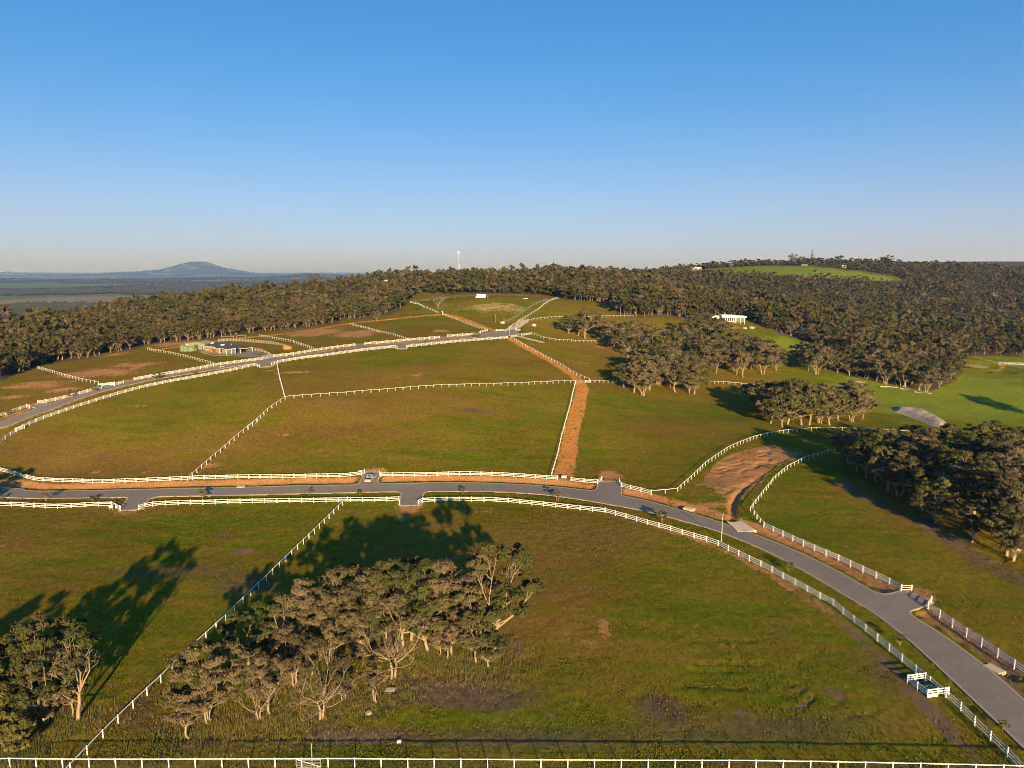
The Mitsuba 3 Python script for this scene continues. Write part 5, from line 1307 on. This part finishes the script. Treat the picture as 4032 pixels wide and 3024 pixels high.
# concrete aprons and headwalls
k = thing('spillway', 'pale concrete spillway apron where the gully meets the road', 'spillway')
f_ = Frame(51.5, 158.2, .18)
part(k, 'slab', f_(quads([[-2.0, -2.6, .18], [0, -2.9, .02], [2.3, -2.6, .18], [2.0, 3.2, .24], [0, 3.0, .08], [-1.6, 3.4, .24], [-2.0, -2.6, -.5], [0, -2.9, -.5], [2.3, -2.6, -.5]], [[0, 1, 4], [0, 4, 5], [1, 2, 3], [1, 3, 4], [6, 7, 1], [6, 1, 0], [7, 8, 2], [7, 2, 1]])), 'concrete')
part(k, 'headwall', f_(box(-2.2, 2.5, -3.05, -2.92, -.6, .15)), 'concrete')
for (x_, y_, a_, w_, lb) in ((43.2, 171.4, -.55, 2.6, 'low pale concrete headwall across the road from the lamp post'), (70.4, 98.8, -1.22, 2.4, 'pale concrete drain slab beside the lower right road'), (-71.9, 187.6, .06, 2.0, 'small grey concrete headwall in the drain across from the left sapling'), (-127.6, 318.6, .6, 1.8, 'pale broken concrete drain on the far road verge below the house')):
    f_ = Frame(x_, y_, a_)
    k = thing('headwall', lb, 'headwall')
    part(k, 'slab', f_(box(-w_ / 2, w_ / 2, -.7, .7, -.4, .12)), 'concrete')
    part(k, 'face', f_(box(-w_ / 2, w_ / 2, -.86, -.702, -.8, .2)), 'concrete')

# signs and litter
def board_sign(x, y, w, h, z, label, color='white_paint', red=False):
    f_ = Frame(x, y, 0)
    k = thing('sign', label, 'sign')
    part(k, 'board', f_(box(-w / 2, w / 2, -.02, .02, z, z + h)), color)
    if red:
        part(k, 'band', f_(box(-w / 2 + .03, w / 2 - .03, -.026, -.021, z + h * .52, z + h - .03)), 'red_plastic')
    for s in (-1, 1):
        part(k, 'leg', f_(box(s * w * .36 - .03, s * w * .36 + .03, .021, .06, -.2, z + h * .9)), 'galv')


board_sign(14.5, 197.4, 1.3, .85, .35, 'white and red sign standing across the foot of the orange track', red=True)
board_sign(-97.6, 171.0, .9, .6, .62, 'small white sign on the fence left of the first driveway')
board_sign(-42.4, 198.0, .7, .3, .85, 'small white sign on the fence left of the parked ute')
board_sign(-2.9, 404.5, 1.2, .6, .3, 'white sign at the foot of the crossroads lamp post')
f_ = Frame(-16.9, 93.6, -.05)
k = thing('roofing_sheet', 'pale corrugated metal sheet lying in the grass before the grove', 'metal sheet')
for q in range(5):
    part(k, 'panel', f_(box(-.65, .65, -.5 + q * .21, -.5 + q * .21 + .18, .30 + .02 * (q % 2), .34 + .02 * (q % 2))), 'galv')
f_ = Frame(-14.0, 82.6, .1)
k = thing('white_crate', 'small white crate lying above the front fence', 'crate')
part(k, 'tub', f_(join([box(-.25, .25, -.16, .16, .02, .06), box(-.25, -.22, -.16, .16, .06, .2), box(.22, .25, -.16, .16, .06, .2), box(-.22, .22, -.16, -.13, .06, .2), box(-.22, .22, .13, .16, .06, .2)])), 'white_paint')
part(k, 'lid', f_(box(-.26, .26, -.17, .17, .21, .23)), 'white_paint')
f_ = Frame(-90.0, 171.6, .4)
k = thing('seedling_guard', 'pale green plastic plant guard by the fence right of the first driveway', 'plant guard')
part(k, 'sleeve', f_(cyl(.22, (0, 0, 0), (0, 0, .6), 8)), 'tank_green')
part(k, 'stake', f_(cyl(.03, (.25, 0, -.1), (.25, 0, .8), 5)), 'timber')

# fallen logs along the pasture edge
for q, (x_, y_, a_, l_, lb) in enumerate(((200.5, 383.6, -.2, 9, 'pale fallen log left of the others by the pasture trees'), (210.5, 379.5, -.45, 11, 'long pale fallen log in the middle by the pasture trees'), (213.5, 374.2, -.35, 8, 'pale fallen log lowest on the pasture'), (188, 391, -.3, 6, 'short fallen log under the pasture trees'))):
    rg = np.random.default_rng(90 + q)
    k = thing('fallen_log', lb, 'log')
    e = np.array([math.cos(a_), math.sin(a_)]) * l_ / 2
    a, b = np.array([x_ - e[0], y_ - e[1], 0]), np.array([x_ + e[0], y_ + e[1], 0])
    a[2], b[2] = gz(*a[:2]) + .3, gz(*b[:2]) + .35
    p, m = limb(a, b, .34, .12, rng=rg, bend=.05, n=6, sides=7)
    part(k, 'trunk', m, 'dead_wood')
    part(k, 'branch', join([limb(p[w], p[w] + rg.normal(0, 1, 3) * [1.6, 1.6, .5] + [0, 0, 1.0], .11, .03, rg, .1, 4, 4)[1] for w in (2, 3, 4, 4)]), 'dead_wood')


# two cows
def cow(x, y, a, label):
    f_ = Frame(x, y, a)
    J_ = dict(rump=(-.75, 0, 1.15, .36), mid=(-.1, 0, 1.08, .42), chest=(.62, 0, 1.12, .38), neck=(1.0, 0, 1.1, .22), poll=(1.3, 0, .85, .17), nose=(1.55, 0, .5, .11))
    for n_, xx, yy in (('fl', .6, .2), ('fr', .66, -.2), ('bl', -.8, .22), ('br', -.72, -.22)):
        J_[n_ + '0'], J_[n_ + '1'], J_[n_ + '2'] = (xx, yy, .95, .17), (xx + (.04 if n_[0] == 'f' else -.10), yy, .5, .085), (xx, yy, .06, .07)
    bones = [('rump', 'mid'), ('mid', 'chest'), ('chest', 'neck'), ('neck', 'poll'), ('poll', 'nose')] + [(n_ + str(i), n_ + str(i + 1)) for n_ in ('fl', 'fr', 'bl', 'br') for i in (0, 1)]
    tot = manifold3d.Manifold()
    for a_, b_ in bones:
        sp = [manifold3d.Manifold.sphere(J_[q][3], 10).translate(list(J_[q][:3])) for q in (a_, b_)]
        tot += manifold3d.Manifold.batch_hull(sp)
    m = tot.to_mesh()
    k = thing('cow', label, 'cow')
    part(k, 'body', f_(trimesh.Trimesh(m.vert_properties[:, :3], m.tri_verts)), 'cow_black', smooth=True)
    part(k, 'tail', f_(tube([(-1.08, 0, 1.3), (-1.2, 0, .9), (-1.16, 0, .5)], [.05, .03, .05], 5)), 'cow_black')
    for s in (-1, 1):
        part(k, 'ear', f_(box(1.12, 1.22, min(s * .12, s * .32), max(s * .12, s * .32), .96, 1.04)), 'cow_black')


cow(280.2, 423.4, 2.6, 'black cow grazing in the far right pasture, the left one')
cow(294.2, 423.2, .4, 'black cow grazing in the far right pasture near the frame edge')
k = thing('stock_yard', 'grey panelled stock yard at the right frame edge of the pasture', 'stock yard')
yp = [(303, 452), (306, 444), (309, 434), (312, 426), (322, 430), (318, 448)]
for a, b in zip(yp, yp[1:] + yp[:1]):
    A_, B_ = np.array([*a, gz(*a)]), np.array([*b, gz(*b)])
    part(k, 'panel', join([cyl(.06, A_ + [0, 0, z], B_ + [0, 0, z], 5) for z in (.4, .8, 1.2, 1.6)] + [cyl(.08, A_, A_ + [0, 0, 1.8], 6)]), 'galv')
for q, (x_, y_, lb) in enumerate(((268.5, 484, 'left one of two small white sheds at the head of the far right track'), (274, 478, 'right one of two small white sheds at the head of the far right track'))):
    f_ = Frame(x_, y_, .1)
    k = thing('small_shed', lb, 'shed')
    part(k, 'wall', f_(box(-1.8, 1.8, -1.2, 1.2, -.3, 1.7)), 'white_paint')
    part(k, 'roof', f_(prism([(-2.0, 1.7), (2.0, 1.7), (2.0, 1.85), (-2.0, 2.05)], -1.4, 1.4)), 'galv')
rock(258, 449, 5, 1.2, 31, numbered('sand_mound'), 'bare yellow earth bank beside the far right track', 'sand', 'heap')
rock(266, 444, 4, .9, 32, numbered('sand_mound'), 'lower yellow earth bank beside the far right track', 'sand', 'heap')

# ---------------------------------------------------------------- white house on the slope, houses on the ridge
f_ = Frame(149.5, 519.5, -.10, 20.6)
k = thing('white_house', 'flat-roofed white house on the wooded slope at right', 'house')
part(k, 'wall', f_(join([box(0, 8.8, 0, .3, -.6, 3.0), box(0, .3, .3, 9, -1, 3.0), box(15.0, 15.3, .0, 9, -1.5, 3.0), box(.3, 15.0, 8.7, 9, -1, 3.0)])), 'brick')
part(k, 'roof', f_(prism([(-.8, 3.0), (16.2, 3.0), (16.3, 3.6), (16.0, 3.75), (0, 4.7), (-.8, 4.7)], -1.0, 9.6)), 'white_paint')
for q in range(6):
    w_ = part(k, 'window', f_(box(.9 + q * 1.3, 1.85 + q * 1.3, -.04, -.002, .35, 2.8)), 'dark_glass')
    part(w_, 'frame', f_(box(1.86 + q * 1.3, 2.18 + q * 1.3, -.08, -.003, .2, 2.9)), 'white_paint')
part(k, 'sill', f_(box(.5, 8.9, -.16, -.005, .1, .26)), 'white_paint')
for x0 in (9.0, 12.1, 15.1):
    part(k, 'verandah_post', f_(box(x0 - .14, x0 + .14, -.8, -.52, -2.2, 3.0)), 'white_paint')
for x0 in (9.2, 12.3):
    part(k, 'blind', f_(box(x0, x0 + 2.65, -.6, -.55, .2, 2.95)), 'blind_grey')
part(k, 'deck', f_(box(8.8, 15.3, -.9, 0, -.35, -.05)), 'timber')
part(k, 'solar_panel', f_(prism([(-7, 4.5), (-.9, 4.1), (-.9, 4.2), (-7, 4.6)], 1.0, 7.0)), 'roof_blue')
part(k, 'wing', f_(join([box(-11, -.9, 3.4, 9, -1, 3.4), prism([(-13, 3.5), (-.9, 3.5), (-.9, 3.8), (-13, 4.3)], 2.6, 9.6)])), 'white_paint')
part(k, 'chimney', f_(cyl(.2, (2, 4, 4.4), (2, 4, 6.2), 8)), 'galv')
x_, y_ = PT['timber_house'][:2]
f_ = Frame(-114, 700, -.15, gz(-114, 700) + 2.0)
k = thing('timber_house', 'brown timber house with a grey metal roof among ridge trees', 'house')
part(k, 'wall', f_(box(-6, 6, -4, 4, -3, 3.2)), 'timber')
part(k, 'roof', f_(prism([(-5.4, 4.9), (5.8, 4.0), (7.6, 3.0), (-6.6, 3.0)], -5.2, 5.2)), 'galv')
for q in range(3):
    part(k, 'window', f_(box(-5 + q * 2.2, -3.6 + q * 2.2, -4.05, -4.0, .8, 2.4)), 'dark_glass')
part(k, 'verandah', f_(join([box(0, 6.5, -5.4, -4.0, -.3, -.1), box(6.3, 6.5, -5.4, -5.2, -.1, 3.0), box(2, 2.2, -5.4, -5.2, -.1, 3.0)])), 'timber')
part(k, 'aerial', f_(join([cyl(.05, (-4, 0, 4.8), (-4, 0, 7.2), 5), cyl(.04, (-5, 0, 7.1), (-3, 0, 7.1), 5)])), 'galv')


def barn(x, y, w, d, h, a, wall, roof, key, label):
    f_ = Frame(x, y, a)
    k = thing(key, label, 'shed')
    part(k, 'wall', f_(box(-w / 2, w / 2, -d / 2, d / 2, -2, h)), wall)
    part(k, 'roof', f_(prism([(-w / 2 - .3, h), (w / 2 + .3, h), (w / 2 + .3, h + .25), (0, h + .9), (-w / 2 - .3, h + .25)], -d / 2 - .4, d / 2 + .4)), roof)
    part(k, 'door', f_(box(-w * .2, w * .12, -d / 2 - .06, -d / 2 - .01, 0, h * .8)), 'dark_metal')


barn(PT['hillshed'][0], 1296, 20, 8, 4, 0, 'timber', 'galv', 'hill_shed', 'long cream shed on the skyline at the left end of the hill pasture')
barn(PT['farmshed'][0], PT['farmshed'][1], 7, 6, 3.2, .1, 'cream', 'galv', 'farm_shed', 'small white shed under trees at the back of the hill pasture')
barn(PT['farm'][0] - 6, PT['farm'][1] + 12, 22, 7, 2.4, -.1, 'grey_timber', 'grey_timber', 'farm_house', 'low pale farm building beside the conical pine on the hill')

# skyline trees
b_ = np.array([PT['norfolk'][0], PT['norfolk'][1], PT['norfolk'][2]])
k = thing('norfolk_pine', 'tall conical pine with level tiers on the hill skyline', 'tree')
part(k, 'trunk', cyl(.45, b_ - [0, 0, 1], b_ + [0, 0, 27], 7, .08), 'bark')
rg = np.random.default_rng(15)
C_, N_ = [], []
for q in range(11):
    z = 6 + q * 2.0
    R_ = 5.2 * (1 - q / 11.5)
    for s in range(7):
        a = s * .9 + q * .5
        t_ = rg.uniform(.1, 1, 16)[:, None]
        C_.append(b_ + np.array([math.cos(a), math.sin(a), .12]) * R_ * t_ + [0, 0, z] + rg.normal(0, .18, (16, 3)))
        N_.append(np.tile([0, 0, 1.0], (16, 1)))
P_, F_ = cards(np.vstack(C_), np.vstack(N_), .6, rg)
part(k, 'crown', trimesh.Trimesh(P_, F_, process=False), 'leaf_c')
for q, (x_, y_, h_, p_, lb) in enumerate(((520, 1374, 20, 'gum_4', 'flat-topped gum on the hill skyline left of the conical pine'), (536, 1374, 15, 'gum_3', 'lower spreading gum on the hill skyline beside the flat-topped one'), (792, 1560, 26, 'gum_4', 'tall flat-topped gum rising over the right skyline woods'), (92, 860, 17, 'gum_3', 'spreading gum rising over the ridge right of the phone mast'), (-186, 700, 17, 'gum_4', 'high layered gum rising over the left ridge'))):
    plant('gum_tree', p_, x_, y_, h_, lb, wide=1.1)

# ---------------------------------------------------------------- air: one closed box of thin haze, the sky outside it
M('clear', {'type': 'null'})
put('haze', {'type': 'cube', 'to_world': T().translate([0, 30000, -240]).scale([80000, 60000, 550]), 'bsdf': {'type': 'ref', 'id': 'clear'}, 'interior': {'type': 'ref', 'id': 'air'}}, kind='stuff', label='thin blue haze over the distant plain')
